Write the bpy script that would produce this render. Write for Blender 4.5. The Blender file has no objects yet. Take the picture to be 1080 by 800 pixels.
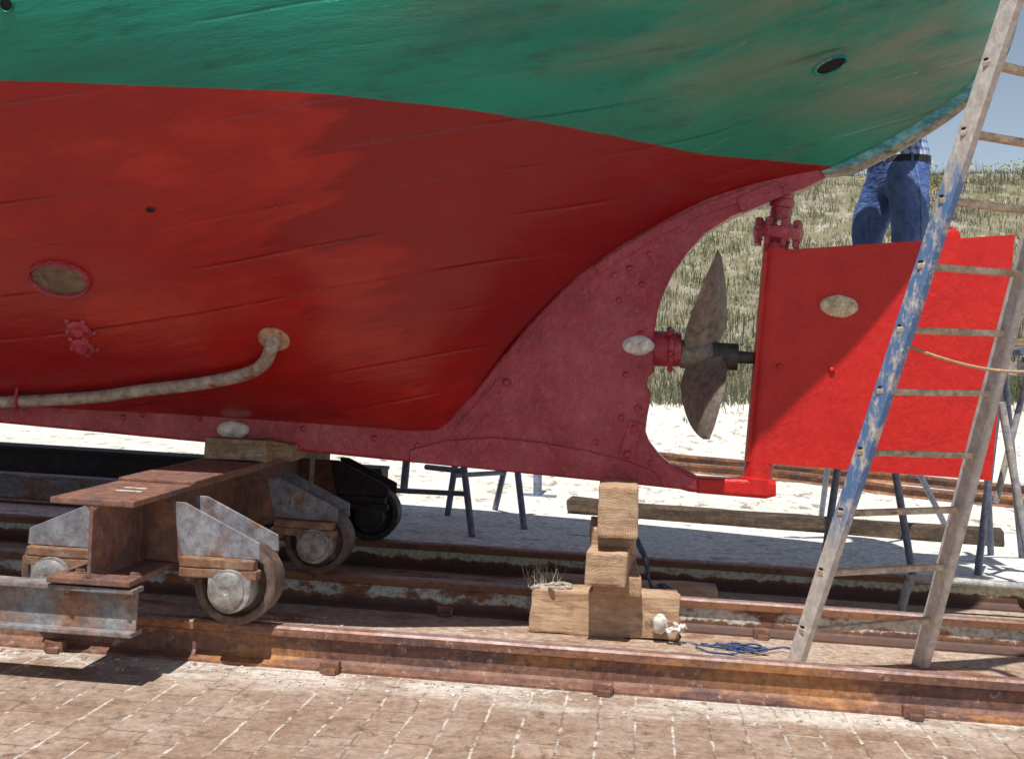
import bpy, bmesh, math, random
from mathutils import Vector as V, Matrix, noise as mn
from mathutils.bvhtree import BVHTree
random.seed(7)
R = math.radians
sc = bpy.context.scene
COL = sc.collection
# ------------------------------------------------------------------ frame of reference
F = 1350.0                      # focal length in pixels of a 1080 px wide picture
PSI = R(5.5); C_, S_ = math.cos(PSI), math.sin(PSI)
HC = 1.17                       # camera height
TH = math.atan(0.0545)          # slope of the slipway
SLIP = Matrix.Rotation(TH, 4, 'Y')
Y1, Y2, Y3 = 4.82, 6.08, 7.34   # the three rails
YC = 6.08                       # centreline of the boat
RH = 0.155                      # rail height

def at(px, py, Y):
    u = (px-540)/F; t = Y/(C_+S_*u)
    return V((t*(-S_+C_*u), Y, HC+t*(400-py)/F))
def hit(px, py, zs=0.0):
    u = (px-540)/F
    d = V((-S_+C_*u, C_+S_*u, (400-py)/F)); n = V((math.sin(TH), 0, math.cos(TH)))
    t = (zs-n.dot(V((0, 0, HC))))/n.dot(d)
    return V((0, 0, HC))+d*t
def sl(x, y, z): return SLIP @ V((x, y, z))
def lerp(a, b, t): return a+(b-a)*t
def sstep(a, b, x):
    t = max(0, min(1, (x-a)/(b-a))); return t*t*(3-2*t)
def interp(tab, x):
    if x <= tab[0][0]: return tab[0][1]
    for (a, b), (c, d) in zip(tab, tab[1:]):
        if x <= c: return b+(d-b)*(x-a)/(c-a)
    return tab[-1][1]
def smooth_tab(tab, x, w=0.12):
    return sum(interp(tab, x+k*w) for k in (-1, -.5, 0, .5, 1))/5

# ------------------------------------------------------------------ object helpers
def tag(o, label=None, cat=None, group=None, kind=None):
    if label: o['label'] = label
    if cat: o['category'] = cat
    if group: o['group'] = group
    if kind: o['kind'] = kind
    return o
def thing(name, loc, label, cat, group=None):
    o = bpy.data.objects.new(name, None); COL.objects.link(o)
    o.location = loc; o.empty_display_size = 0.1
    return tag(o, label, cat, group)
def wloc(o):
    p = V((0, 0, 0))
    while o: p += o.location; o = o.parent
    return p

class MB:
    def __init__(s): s.bm = bmesh.new()
    def box(s, c, size, m=None, bev=0.0, cuts=0, jit=0.0):
        b = bmesh.new(); bmesh.ops.create_cube(b, size=1)
        for v in b.verts: v.co = V((v.co.x*size[0], v.co.y*size[1], v.co.z*size[2]))
        if bev: bmesh.ops.bevel(b, geom=b.edges[:], offset=bev, segments=2, affect='EDGES', profile=.6)
        if cuts:
            le = [e for e in b.edges if e.calc_length() > max(size)*.12+bev*3]
            bmesh.ops.subdivide_edges(b, edges=le, cuts=cuts, use_grid_fill=True)
        mat = m if m is not None else Matrix.Identity(4)
        for v in b.verts:
            q = mat.to_3x3() @ v.co + V(c)
            if jit: q += (mn.noise_vector(q*9)*jit + mn.noise_vector(q*31)*jit*.5)
            v.co = q
        s.add(b); return s
    def add(s, b):
        me = bpy.data.meshes.new('tmp'); b.to_mesh(me); b.free(); s.bm.from_mesh(me); bpy.data.meshes.remove(me)
    def tube(s, pts, r, seg=10, cap=True):
        pts = [V(p) for p in pts]; n = len(pts)
        rr = r if isinstance(r, (list, tuple)) else [r]*n
        ref = None; rings = []
        for i, p in enumerate(pts):
            d = (pts[min(i+1, n-1)]-pts[max(i-1, 0)]).normalized()
            if ref is None: ref = d.orthogonal().normalized()
            ref = (ref-d*ref.dot(d)).normalized(); q = d.cross(ref)
            rings.append([s.bm.verts.new(p+(ref*math.cos(a)+q*math.sin(a))*rr[i]) for a in [2*math.pi*k/seg for k in range(seg)]])
        for a, b in zip(rings, rings[1:]):
            for k in range(seg):
                f = s.bm.faces.new((a[k], a[(k+1) % seg], b[(k+1) % seg], b[k])); f.smooth = True
        if cap:
            s.bm.faces.new(rings[0][::-1]); s.bm.faces.new(rings[-1])
        return s
    def lathe(s, p, axis, prof, seg=32):
        """prof: list of (along, radius) from the base point p along axis"""
        p = V(p); ax = V(axis).normalized(); a1 = ax.orthogonal().normalized(); a2 = ax.cross(a1)
        rings = []
        for (h, r) in prof:
            rings.append([s.bm.verts.new(p+ax*h+(a1*math.cos(t)+a2*math.sin(t))*max(r, 1e-4)) for t in [2*math.pi*k/seg for k in range(seg)]])
        for a, b in zip(rings, rings[1:]):
            for k in range(seg):
                f = s.bm.faces.new((a[k], a[(k+1) % seg], b[(k+1) % seg], b[k])); f.smooth = True
        s.bm.faces.new(rings[0][::-1]); s.bm.faces.new(rings[-1])
        return s
    def prism(s, pts, d, bev=0.0, seg=2):
        b = bmesh.new(); d = V(d)
        a = [b.verts.new(V(p)) for p in pts]; c = [b.verts.new(V(p)+d) for p in pts]
        n = len(a)
        f0 = b.faces.new(a); f1 = b.faces.new(c[::-1])
        for k in range(n): b.faces.new((a[k], c[k], c[(k+1) % n], a[(k+1) % n]))
        bmesh.ops.recalc_face_normals(b, faces=b.faces[:])
        if bev:
            es = [e for e in b.edges if (e.verts[0] in a) == (e.verts[1] in a)]
            bmesh.ops.bevel(b, geom=es, offset=bev, segments=seg, affect='EDGES', profile=.5)
        bmesh.ops.triangulate(b, faces=[f for f in b.faces if len(f.verts) > 4])
        s.add(b); return s
    def blob(s, c, size, m=None, seg=20, jit=0.0, fr=8):
        b = bmesh.new(); bmesh.ops.create_uvsphere(b, u_segments=seg, v_segments=seg//2+2, radius=1)
        mat = (m or Matrix.Identity(4)).to_3x3()
        for v in b.verts:
            q = V((v.co.x*size[0], v.co.y*size[1], v.co.z*size[2]))
            if jit: q += q.normalized()*mn.noise((q+V(c))*fr)*jit
            v.co = mat @ q + V(c)
        for f in b.faces: f.smooth = True
        s.add(b); return s
    def xf(s, mat):
        for v in s.bm.verts: v.co = mat @ v.co
        return s
    def build(s, name, mat, parent=None, smooth=None, origin=None):
        o_ = wloc(parent) if parent else (V(origin) if origin is not None else V((0, 0, 0)))
        for v in s.bm.verts: v.co -= o_
        bmesh.ops.recalc_face_normals(s.bm, faces=s.bm.faces[:])
        me = bpy.data.meshes.new(name)
        if smooth is not None:
            for f in s.bm.faces: f.smooth = smooth
        s.bm.normal_update()
        for e in s.bm.edges:
            if len(e.link_faces) == 2 and e.calc_face_angle(0) > R(38): e.smooth = False
        s.bm.to_mesh(me); s.bm.free()
        for m_ in (mat if isinstance(mat, (list, tuple)) else [mat]): me.materials.append(m_)
        o = bpy.data.objects.new(name, me); COL.objects.link(o)
        if parent: o.parent = parent
        elif origin is not None: o.location = o_
        return o

# ------------------------------------------------------------------ material helpers
class NT:
    def __init__(s, name):
        s.m = bpy.data.materials.new(name); s.m.use_nodes = True
        s.t = s.m.node_tree; s.t.nodes.clear()
        s.out = s.n('ShaderNodeOutputMaterial'); s.b = s.n('ShaderNodeBsdfPrincipled')
        s.l(s.b.outputs[0], s.out.inputs[0])
        s.geo = s.n('ShaderNodeNewGeometry')
    def n(s, t, **kw):
        x = s.t.nodes.new(t)
        for k, v in kw.items(): setattr(x, k, v)
        return x
    def l(s, a, b): s.t.links.new(a, b)
    def val(s, sock, v):
        if hasattr(v, 'is_linked') or isinstance(v, bpy.types.NodeSocket): s.l(v, sock)
        else: sock.default_value = v
    def math(s, op, a, b=0.0, c=None):
        x = s.n('ShaderNodeMath', operation=op); s.val(x.inputs[0], a); s.val(x.inputs[1], b)
        if c is not None: s.val(x.inputs[2], c)
        return x.outputs[0]
    def pos(s, scale=(1, 1, 1), rot=(0, 0, 0), src=None):
        v = src or s.geo.outputs['Position']
        if any(rot):
            r_ = s.n('ShaderNodeMapping'); s.l(v, r_.inputs[0]); r_.inputs['Rotation'].default_value = rot; v = r_.outputs[0]
        x = s.n('ShaderNodeMapping'); s.l(v, x.inputs[0]); x.inputs['Scale'].default_value = scale
        return x.outputs[0]
    def noise(s, vec, scale, detail=6, rough=.6, dist=0.0):
        x = s.n('ShaderNodeTexNoise'); s.l(vec, x.inputs['Vector'])
        x.inputs['Scale'].default_value = scale; x.inputs['Detail'].default_value = detail
        x.inputs['Roughness'].default_value = rough; x.inputs['Distortion'].default_value = dist
        return x.outputs['Fac']
    def ramp(s, v, lo, hi):
        x = s.n('ShaderNodeMapRange'); x.clamp = True; s.l(v, x.inputs[0])
        x.inputs[1].default_value = lo; x.inputs[2].default_value = hi
        return x.outputs[0]
    def mix(s, f, a, b, mode='MIX'):
        x = s.n('ShaderNodeMix', data_type='RGBA', blend_type=mode)
        s.val(x.inputs[0], f)
        for k, q in ((6, a), (7, b)):
            if isinstance(q, (tuple, list)): x.inputs[k].default_value = (*q[:3], 1)
            else: s.l(q, x.inputs[k])
        return x.outputs[2]
    def bump(s, h, strength=.4, dist=.01, prev=None):
        x = s.n('ShaderNodeBump'); s.l(h, x.inputs['Height'])
        x.inputs['Strength'].default_value = strength; x.inputs['Distance'].default_value = dist
        if prev: s.l(prev, x.inputs['Normal'])
        return x.outputs[0]
    def xyz(s):
        x = s.n('ShaderNodeSeparateXYZ'); s.l(s.geo.outputs['Position'], x.inputs[0]); return x.outputs
    def fin(s, col, rough=.6, norm=None, metal=0.0, spec=.5, coat=0.0):
        if isinstance(col, (tuple, list)): s.b.inputs['Base Color'].default_value = (*col[:3], 1)
        else: s.l(col, s.b.inputs['Base Color'])
        s.val(s.b.inputs['Roughness'], rough); s.val(s.b.inputs['Metallic'], metal)
        s.b.inputs['Specular IOR Level'].default_value = spec
        if coat:
            s.b.inputs['Coat Weight'].default_value = coat; s.b.inputs['Coat Roughness'].default_value = .12
        if norm: s.l(norm, s.b.inputs['Normal'])
        return s.m

def weathered(name, base, layers=(), rough=.65, bump=(60, .35, .004), metal=0.0, spec=.4, coat=0.0, bump2=None, mott=(.58, 1.32)):
    """layers: (colour, scale, lo, hi, stretch)"""
    g = NT(name); col = base
    for i, L in enumerate(layers):
        c, scl, lo, hi = L[:4]; st = L[4] if len(L) > 4 else (1, 1, 1)
        v = g.pos(st); x = g.n('ShaderNodeVectorMath', operation='ADD'); g.l(v, x.inputs[0]); x.inputs[1].default_value = (i*3.7, i*1.3, i*2.1)
        f = g.ramp(g.noise(x.outputs[0], scl, 8, .65), lo, hi)
        col = g.mix(f, col, c)
    mot = g.n('ShaderNodeMapRange'); g.l(g.noise(g.pos(), 27, 9, .72), mot.inputs[0]); mot.inputs[1].default_value = .36; mot.inputs[2].default_value = .66; mot.inputs[3].default_value = mott[0]; mot.inputs[4].default_value = mott[1]
    mg = g.n('ShaderNodeCombineXYZ')
    for q in range(3): g.l(mot.outputs[0], mg.inputs[q])
    col = g.mix(1.0, col, mg.outputs[0], 'MULTIPLY')
    nb = g.bump(g.noise(g.pos(), bump[0], 8, .65), bump[1], bump[2])
    if bump2:
        nb = g.bump(g.noise(g.pos(bump2[3] if len(bump2) > 3 else (1, 1, 1)), bump2[0], 4, .6), bump2[1], bump2[2], nb)
    r = g.math('ADD', g.math('MULTIPLY', g.noise(g.pos(), 14, 5), .3), rough-.15)
    return g.fin(col, r, nb, metal, spec, coat)

MAT = {}
MAT['rust'] = weathered('rust_steel', (.20, .10, .075), [((.30, .15, .075), 7, .48, .7), ((.13, .085, .085), 9, .48, .66), ((.30, .23, .19), 34, .62, .78)], .75)
MAT['rail_a'] = weathered('rail_rust', (.20, .095, .065), [((.36, .165, .065), 3.5, .5, .60, (.4, 1, 2)), ((.11, .06, .058), 7, .5, .62, (.35, 1, 1.6)), ((.34, .25, .21), 30, .58, .68), ((.06, .04, .04), 34, .62, .7, (.4, 1, 1))], .62, bump=(50, .5, .004))
MAT['rail_top'] = weathered('rail_running_surface', (.30, .20, .185), [((.24, .105, .06), 9, .48, .62, (.3, 1, 1)), ((.55, .48, .45), 40, .6, .72, (.5, 1, 1))], .5, metal=.15)
MAT['plate'] = weathered('grey_plate', (.20, .20, .225), [((.30, .295, .32), 9, .45, .7, (1, 1, .5)), ((.20, .10, .06), 9, .52, .66), ((.42, .055, .055), 6, .66, .69, (1.2, 1, .6)), ((.48, .47, .46), 46, .66, .73, (1.4, 1, .6)), ((.06, .055, .055), 24, .63, .72, (1.5, 1, .4))], .6)
MAT['shaded_steel'] = weathered('shaded_steel', (.03, .03, .035), [((.07, .06, .055), 9, .5, .7), ((.10, .05, .03), 16, .6, .7)], .6)  # farthest wheel sets: deep shade put into the steel colour
MAT['clamp'] = weathered('clamp_rust', (.21, .105, .06), [((.29, .18, .11), 12, .45, .65, (1, 1, 2)), ((.20, .19, .2), 20, .54, .7, (.5, 1, 3)), ((.12, .06, .04), 40, .58, .72)], .75)
MAT['beam'] = weathered('beam_paint', (.21, .215, .235), [((.26, .125, .065), 4.2, .48, .64), ((.40, .40, .37), 6, .5, .7, (.6, 1, 1.6)), ((.20, .09, .05), 17, .6, .7)], .6)
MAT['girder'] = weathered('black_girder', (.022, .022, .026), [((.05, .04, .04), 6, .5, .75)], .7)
MAT['hub'] = weathered('hub_grey', (.34, .335, .33), [((.22, .17, .13), 14, .5, .7), ((.46, .46, .45), 30, .55, .7)], .45, metal=.3)
MAT['wheel'] = weathered('wheel_iron', (.125, .085, .072), [((.23, .185, .155), 9, .5, .7), ((.09, .06, .055), 20, .5, .7)], .65, metal=.15)
MAT['wood'] = weathered('crib_timber', (.40, .255, .16), [((.54, .385, .26), 8, .42, .66, (.6, 1, 2.2)), ((.25, .13, .06), 15, .55, .72, (.5, 1, 2.5)), ((.14, .08, .045), 5, .57, .70, (.7, 1, 1.3)), ((.12, .065, .035), 45, .62, .72, (.35, 1, 4)), ((.58, .45, .30), 60, .6, .74)], .8, bump=(90, .35, .003), bump2=(22, .6, .006, (.25, .25, 3)), mott=(.84, 1.14))
def end_grain():
    m = MAT['wood'].copy(); m.name = 'crib_end_grain'; t = m.node_tree
    b = [n for n in t.nodes if n.type == 'BSDF_PRINCIPLED'][0]; src = b.inputs['Base Color'].links[0].from_socket
    def N(ty, **k):
        x = t.nodes.new(ty)
        for a, v in k.items(): setattr(x, a, v)
        return x
    tc = N('ShaderNodeTexCoord'); mp = N('ShaderNodeMapping'); t.links.new(tc.outputs['Object'], mp.inputs[0]); mp.inputs['Location'].default_value = (.03, 0, .09); mp.inputs['Scale'].default_value = (1, 0, 1)
    ln = N('ShaderNodeVectorMath', operation='LENGTH'); t.links.new(mp.outputs[0], ln.inputs[0])
    nz = N('ShaderNodeTexNoise'); t.links.new(tc.outputs['Object'], nz.inputs['Vector']); nz.inputs['Scale'].default_value = 9
    ad = N('ShaderNodeMath', operation='MULTIPLY_ADD'); t.links.new(nz.outputs['Fac'], ad.inputs[0]); ad.inputs[1].default_value = .05; t.links.new(ln.outputs['Value'], ad.inputs[2])
    ml = N('ShaderNodeMath', operation='MULTIPLY'); t.links.new(ad.outputs[0], ml.inputs[0]); ml.inputs[1].default_value = 520
    sn = N('ShaderNodeMath', operation='SINE'); t.links.new(ml.outputs[0], sn.inputs[0])
    mr = N('ShaderNodeMapRange'); t.links.new(sn.outputs[0], mr.inputs[0])
    for k, v in ((1, -1), (2, 1), (3, .80), (4, 1.08)): mr.inputs[k].default_value = v
    ge = N('ShaderNodeNewGeometry'); sx = N('ShaderNodeSeparateXYZ'); t.links.new(ge.outputs['Normal'], sx.inputs[0])
    ab = N('ShaderNodeMath', operation='ABSOLUTE'); t.links.new(sx.outputs[1], ab.inputs[0]); gt = N('ShaderNodeMath', operation='GREATER_THAN'); t.links.new(ab.outputs[0], gt.inputs[0]); gt.inputs[1].default_value = .75
    cx = N('ShaderNodeCombineXYZ')
    for k in range(3): t.links.new(mr.outputs[0], cx.inputs[k])
    mx_ = N('ShaderNodeMix', data_type='RGBA', blend_type='MULTIPLY'); t.links.new(gt.outputs[0], mx_.inputs[0]); t.links.new(src, mx_.inputs[6]); t.links.new(cx.outputs[0], mx_.inputs[7])
    t.links.new(mx_.outputs[2], b.inputs['Base Color']); return m
MAT['crib'] = end_grain()
MAT['oldwood'] = weathered('old_block', (.30, .20, .12), [((.42, .32, .22), 10, .45, .68, (.4, 1, 2.5)), ((.13, .085, .06), 22, .52, .7, (.4, 1, 3))], .85)
MAT['log'] = weathered('weathered_log', (.06, .04, .027), [((.13, .085, .05), 5, .45, .7, (.25, 1, 3)), ((.045, .035, .03), 9, .5, .62, (.2, 1, 3)), ((.2, .17, .14), 26, .6, .74, (.15, 1, 4))], .85, bump=(30, .7, .01))
MAT['bluepipe'] = weathered('blue_grey_tube', (.15, .18, .26), [((.22, .25, .31), 7, .48, .7), ((.16, .07, .04), 15, .62, .72)], .55)
MAT['greypipe'] = weathered('pale_tube', (.40, .385, .36), [((.22, .26, .36), 6, .5, .62), ((.25, .13, .08), 15, .6, .7)], .55)
MAT['cooler'] = weathered('cooler_pipe', (.33, .27, .22), [((.45, .39, .33), 12, .45, .65), ((.30, .06, .04), 10, .6, .66), ((.15, .13, .11), 40, .6, .7)], .55, metal=.1)
MAT['flange'] = weathered('bronze_flange', (.42, .25, .15), [((.33, .05, .03), 14, .5, .62), ((.5, .36, .25), 30, .5, .7)], .6)
MAT['anode'] = weathered('zinc_anode', (.66, .64, .60), [((.85, .84, .82), 16, .45, .62), ((.27, .24, .20), 30, .56, .68)], .75, bump=(45, .9, .01))
MAT['anode_tan'] = weathered('zinc_anode_tan', (.68, .56, .36), [((.85, .79, .62), 14, .45, .65), ((.28, .20, .11), 26, .56, .68)], .75, bump=(45, .9, .01))
MAT['bronze'] = weathered('propeller_bronze', (.20, .17, .145), [((.28, .245, .21), 8, .45, .7), ((.08, .07, .06), 22, .55, .72), ((.45, .42, .38), 70, .70, .76)], .42, bump=(80, .25, .002), metal=.2)
MAT['shaft'] = weathered('shaft_dark', (.055, .05, .045), [((.10, .09, .08), 15, .5, .7)], .5, metal=.3)
MAT['rope_blue'] = weathered('rope_blue', (.03, .06, .15), [((.10, .14, .24), 40, .45, .7)], .8)
MAT['rope_grey'] = weathered('rope_grey', (.42, .38, .32), [((.25, .22, .18), 40, .45, .7)], .9)
MAT['white'] = weathered('white_float', (.70, .67, .62), [((.42, .37, .30), 30, .48, .66)], .6)
MAT['string'] = weathered('cord_tan', (.42, .29, .17), [], .8)
MAT['dark_hole'] = weathered('hole_dark', (.012, .013, .014), [], .8)
MAT['glass_lens'] = weathered('dull_lens', (.13, .095, .065), [((.23, .16, .10), 12, .45, .7), ((.20, .03, .02), 10, .6, .7)], .4)
MAT['skin'] = weathered('skin', (.52, .30, .21), [((.45, .22, .15), 20, .5, .8)], .55, bump=(60, .1, .001))
MAT['hair'] = weathered('hair', (.09, .075, .06), [((.2, .18, .16), 60, .5, .7)], .7)
MAT['belt'] = weathered('belt_leather', (.02, .018, .017), [], .5)
MAT['buckle'] = weathered('buckle', (.45, .43, .4), [], .35, metal=.8)
MAT['boot'] = weathered('boot_leather', (.10, .06, .035), [((.16, .11, .07), 18, .5, .7)], .7)
MAT['deck'] = weathered('deck_paint', (.25, .22, .17), [], .7)

def crimson(name, base, dark, light, bumpy=1.0, rough=.28, spec=.6, coat=.2):
    g = NT(name)
    f1 = g.ramp(g.noise(g.pos((1, 1, 1.4)), 5, 7, .65), .35, .7); f2 = g.ramp(g.noise(g.pos((1, 1, .8)), 30, 9, .8), .50, .66)
    col = g.mix(f1, base, dark); col = g.mix(g.math('MULTIPLY', f2, .55), col, light)  # the pale dabs paint a glossy sheen into the colour
    ch = g.ramp(g.noise(g.pos(), 19, 9, .75), .655, .68); col = g.mix(g.math('MULTIPLY', ch, .5), col, (.10, .03, .03))
    patch = g.ramp(g.noise(g.pos((1, 1, .7)), 3.2, 4, .6), .40, .60)
    nb = g.bump(g.noise(g.pos(), 11, 6, .62, .8), .6*bumpy, .028)
    hh = g.math('MULTIPLY', g.noise(g.pos((1, 1, .8)), 48, 6, .7, .4), g.math('ADD', .35, patch))
    nb = g.bump(hh, .7*bumpy, .014, nb)
    r = g.math('ADD', g.math('MULTIPLY', g.noise(g.pos(), 24, 6, .7), .35), rough-.13)
    return g.fin(col, r, nb, 0, spec, coat)
MAT['crimson'] = crimson('bottom_paint_shaded', (.42, .023, .050), (.29, .012, .026), (.58, .10, .15), 1.0, .20, .7, .2)  # bottom paint as it looks in shade, shade put into the colour
MAT['rudder'] = crimson('bottom_paint_lit', (.56, .018, .013), (.47, .012, .013), (.62, .04, .03), .42, .30, .4, 0)  # same paint as the keel, sunlit brightness put into the colour

def hull_mat():
    g = NT('hull_paint'); p = g.xyz()
    uv = g.n('ShaderNodeUVMap'); uv.uv_map = 'planks'
    su = g.n('ShaderNodeSeparateXYZ'); g.l(uv.outputs[0], su.inputs[0])
    pv = su.outputs[1]                                   # plank coordinate
    fr = g.math('FRACT', pv); edge = g.math('MINIMUM', fr, g.math('SUBTRACT', 1.0, fr))
    nplank = g.math('FLOOR', pv)
    # patchy visibility of the seams
    uvv = g.pos((1, 1, 1), src=uv.outputs[0])
    vis = g.ramp(g.noise(g.pos((.55, .5, 1), src=uv.outputs[0]), 1.7, 4), .45, .64)
    seam = g.math('MULTIPLY', g.math('SUBTRACT', 1.0, g.ramp(edge, .0, .055)), vis)
    # base
    dz = g.math('ADD', g.math('SUBTRACT', p[2], 2.15), g.math('MULTIPLY', g.math('SUBTRACT', p[0], .845), .04))
    dz = g.math('ADD', dz, g.math('MULTIPLY', g.math('SUBTRACT', g.noise(g.pos(), 5, 2), .5), .006))
    isg = g.ramp(dz, -.0015, .0015)
    st = g.pos((.45, .45, 2.2), (0, R(9), 0))
    r1 = g.ramp(g.noise(st, 2.6, 8, .62), .38, .66); r2 = g.ramp(g.noise(g.pos((.5, .5, 2.6), (0, R(12), 0)), 6, 8, .7), .52, .68)
    wn = g.n('ShaderNodeTexWhiteNoise', noise_dimensions='2D')
    cmb = g.n('ShaderNodeCombineXYZ'); g.l(nplank, cmb.inputs[0]); g.l(g.math('FLOOR', g.math('ADD', g.math('MULTIPLY', su.outputs[0], .42), g.math('MULTIPLY', nplank, .37))), cmb.inputs[1]); g.l(cmb.outputs[0], wn.inputs[0])
    red = g.mix(r1, (.40, .015, .013), (.33, .011, .011)); red = g.mix(g.math('MULTIPLY', r2, .8), red, (.24, .008, .010))
    red = g.mix(g.math('MULTIPLY', g.ramp(wn.outputs[0], .3, 1), .28), red, (.27, .009, .009))
    fade = g.ramp(g.noise(g.pos((.8, .8, 1.8)), 2.1, 5), .52, .66)
    red = g.mix(g.math('MULTIPLY', fade, .35), red, (.58, .045, .025))
    dk = g.math('MULTIPLY', g.ramp(g.noise(g.pos((.45, .45, 1.6), (0, R(14), 0)), 1.9, 9, .62), .50, .535), .6)
    red = g.mix(dk, red, (.30, .010, .012))
    zx = g.math('ADD', p[0], g.math('MULTIPLY', g.math('SUBTRACT', g.noise(g.pos((.35, .35, 2.6), (0, R(13), 0)), 2.2, 9, .62), .5), 2.6))
    zx = g.math('ADD', zx, g.math('MULTIPLY', g.math('SUBTRACT', p[2], 1.7), .5))
    old = g.math('MULTIPLY', g.ramp(zx, -1.22, -1.10), g.math('SUBTRACT', 1.0, g.ramp(g.math('SUBTRACT', 1.55, g.math('ADD', p[2], g.math('MULTIPLY', g.noise(g.pos((.4, .4, 2), (0, R(13), 0)), 2.5, 7), .3))), .0, .22)))
    red = g.mix(g.math('MULTIPLY', old, .75), red, (.215, .006, .009))
    fine = g.ramp(g.noise(g.pos((.4, .4, 2.2), (0, R(14), 0)), 26, 8, .75), .5, .75); red = g.mix(g.math('MULTIPLY', fine, .35), red, (.16, .006, .008))
    # green with scrubbed tan patches growing towards the stern
    gr = g.mix(r1, (.003, .25, .17), (.006, .18, .13)); gr = g.mix(g.math('MULTIPLY', r2, .7), gr, (.004, .10, .08))
    aft = g.ramp(p[0], -1.3, 1.3)
    tanf = g.math('MULTIPLY', g.ramp(g.noise(g.pos((.28, .28, 2.3), (0, R(20), 0)), 3.4, 9, .66), .40, .60), g.math('MULTIPLY', aft, g.ramp(dz, .06, .30)))
    gr = g.mix(g.math('MULTIPLY', tanf, .8), gr, (.21, .235, .175))
    brn = g.math('MULTIPLY', g.ramp(g.noise(g.pos((.2, .2, 3.0), (0, R(19), 0)), 2.4, 6, .6), .57, .66), aft)
    gr = g.mix(g.math('MULTIPLY', brn, .25), gr, (.17, .085, .05))
    scr = g.math('MULTIPLY', g.ramp(g.noise(g.pos((.35, .35, 2), (0, R(25), 0)), 12, 9, .8, 1.5), .60, .66), aft)
    gr = g.mix(g.math('MULTIPLY', scr, .6), gr, (.30, .34, .27))
    col = g.mix(isg, red, gr)
    dirt = g.ramp(g.noise(g.pos((.7, .7, 2)), 40, 6, .7), .68, .74)
    col = g.mix(g.math('MULTIPLY', dirt, .4), col, (.10, .02, .02))
    sl_ = g.math('MULTIPLY', seam, g.ramp(g.noise(g.pos((.6, .6, .6)), 9, 5, .7), .42, .58))
    col = g.mix(g.math('MULTIPLY', sl_, .42), col, g.mix(isg, (.10, .004, .004), (.004, .05, .04)))
    chip = g.math('MULTIPLY', seam, g.ramp(g.noise(g.pos(), 60, 6, .7), .62, .66))
    col = g.mix(g.math('MULTIPLY', chip, .5), col, (.5, .45, .4))
    hgt = g.math('SUBTRACT', 0.0, seam)
    nb = g.bump(hgt, .55, .012)
    nb = g.bump(g.noise(g.pos((.5, .5, 2.4), (0, R(8), 0)), 7, 6, .6), .30, .02, nb)
    nb = g.bump(g.noise(g.pos((.7, .7, 2)), 60, 5, .6), .22, .004, nb)
    cup = g.math('MULTIPLY', g.math('MULTIPLY', fr, g.math('SUBTRACT', 1.0, fr)), 1.0)
    nb = g.bump(cup, .22, .03, nb)
    r = g.math('ADD', g.math('MULTIPLY', g.noise(g.pos((.6, .6, 1.5)), 9, 5), .35), .15)
    return g.fin(col, r, nb, 0, .45)
MAT['hull'] = hull_mat()

def ladder_mat():
    g = NT('ladder_paint'); p = g.xyz()
    base = g.mix(g.ramp(g.noise(g.pos(), 26, 7, .7), .42, .66), (.48, .44, .41), (.70, .67, .63))
    zz = g.math('ADD', p[2], g.math('MULTIPLY', g.math('SUBTRACT', g.noise(g.pos((1, 1, .35)), 11, 5, .7), .5), .55))
    blue = g.math('MULTIPLY', g.ramp(zz, .52, .70), g.math('SUBTRACT', 1.0, g.ramp(zz, 1.84, 1.96)))
    blue = g.math('MULTIPLY', blue, g.ramp(g.noise(g.pos((1, 1, .6)), 19, 7, .75), .40, .50))
    ad = g.n('ShaderNodeAttribute'); ad.attribute_name = 'blue'; blue = g.math('MULTIPLY', blue, ad.outputs['Fac'])
    col = g.mix(blue, base, (.115, .225, .45))
    col = g.mix(g.ramp(g.noise(g.pos((1, 1, .5)), 46, 7, .7), .61, .69), col, (.80, .78, .74))
    col = g.mix(g.ramp(g.noise(g.pos((1, 1, .4)), 30, 7, .7), .64, .70), col, (.20, .10, .06))
    nb = g.bump(g.noise(g.pos((1, 1, .3)), 60, 6), .5, .004)
    return g.fin(col, .6, nb)
MAT['ladder'] = ladder_mat()
MAT['rung'] = weathered('rung_wood', (.50, .39, .28), [((.66, .56, .44), 14, .45, .65, (.4, 1, 1)), ((.26, .17, .11), 24, .56, .7, (.4, 1, 1))], .7)

def rail_paint(name, paint, zlo, amount):
    """rust with a ragged band of old paint on the upper web"""
    g = NT(name); tc = g.n('ShaderNodeTexCoord'); s = g.n('ShaderNodeSeparateXYZ'); g.l(tc.outputs['Object'], s.inputs[0])
    h = g.math('ADD', s.outputs[2], g.math('MULTIPLY', s.outputs[0], .0545))
    rust = g.mix(g.ramp(g.noise(g.pos((.4, 1, 2)), 6, 7), .42, .66), (.20, .085, .05), (.31, .13, .05))
    rust = g.mix(g.ramp(g.noise(g.pos(), 24, 7), .52, .68), rust, (.095, .055, .05))
    hn = g.math('ADD', h, g.math('MULTIPLY', g.math('SUBTRACT', g.noise(g.pos((1, 1, .5)), 9, 7, .7), .5), .11))
    f = g.math('MULTIPLY', g.ramp(hn, zlo, zlo+.006), g.ramp(g.noise(g.pos((.5, 1, 1)), 5, 7, .7), amount, amount+.05))
    f = g.math('MULTIPLY', f, g.math('SUBTRACT', 1.0, g.ramp(h, .112, .118)))
    pc = g.mix(g.ramp(g.noise(g.pos(), 40, 6), .45, .65), paint, (.36, .30, .22))
    low = g.math('SUBTRACT', 1.0, g.ramp(hn, zlo-.02, zlo))
    col = g.mix(f, g.mix(g.math('MULTIPLY', low, .75), rust, (.05, .035, .035)), pc)
    nb = g.bump(g.noise(g.pos(), 60, 7), .5, .004)
    return g.fin(col, .7, nb)
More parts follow.
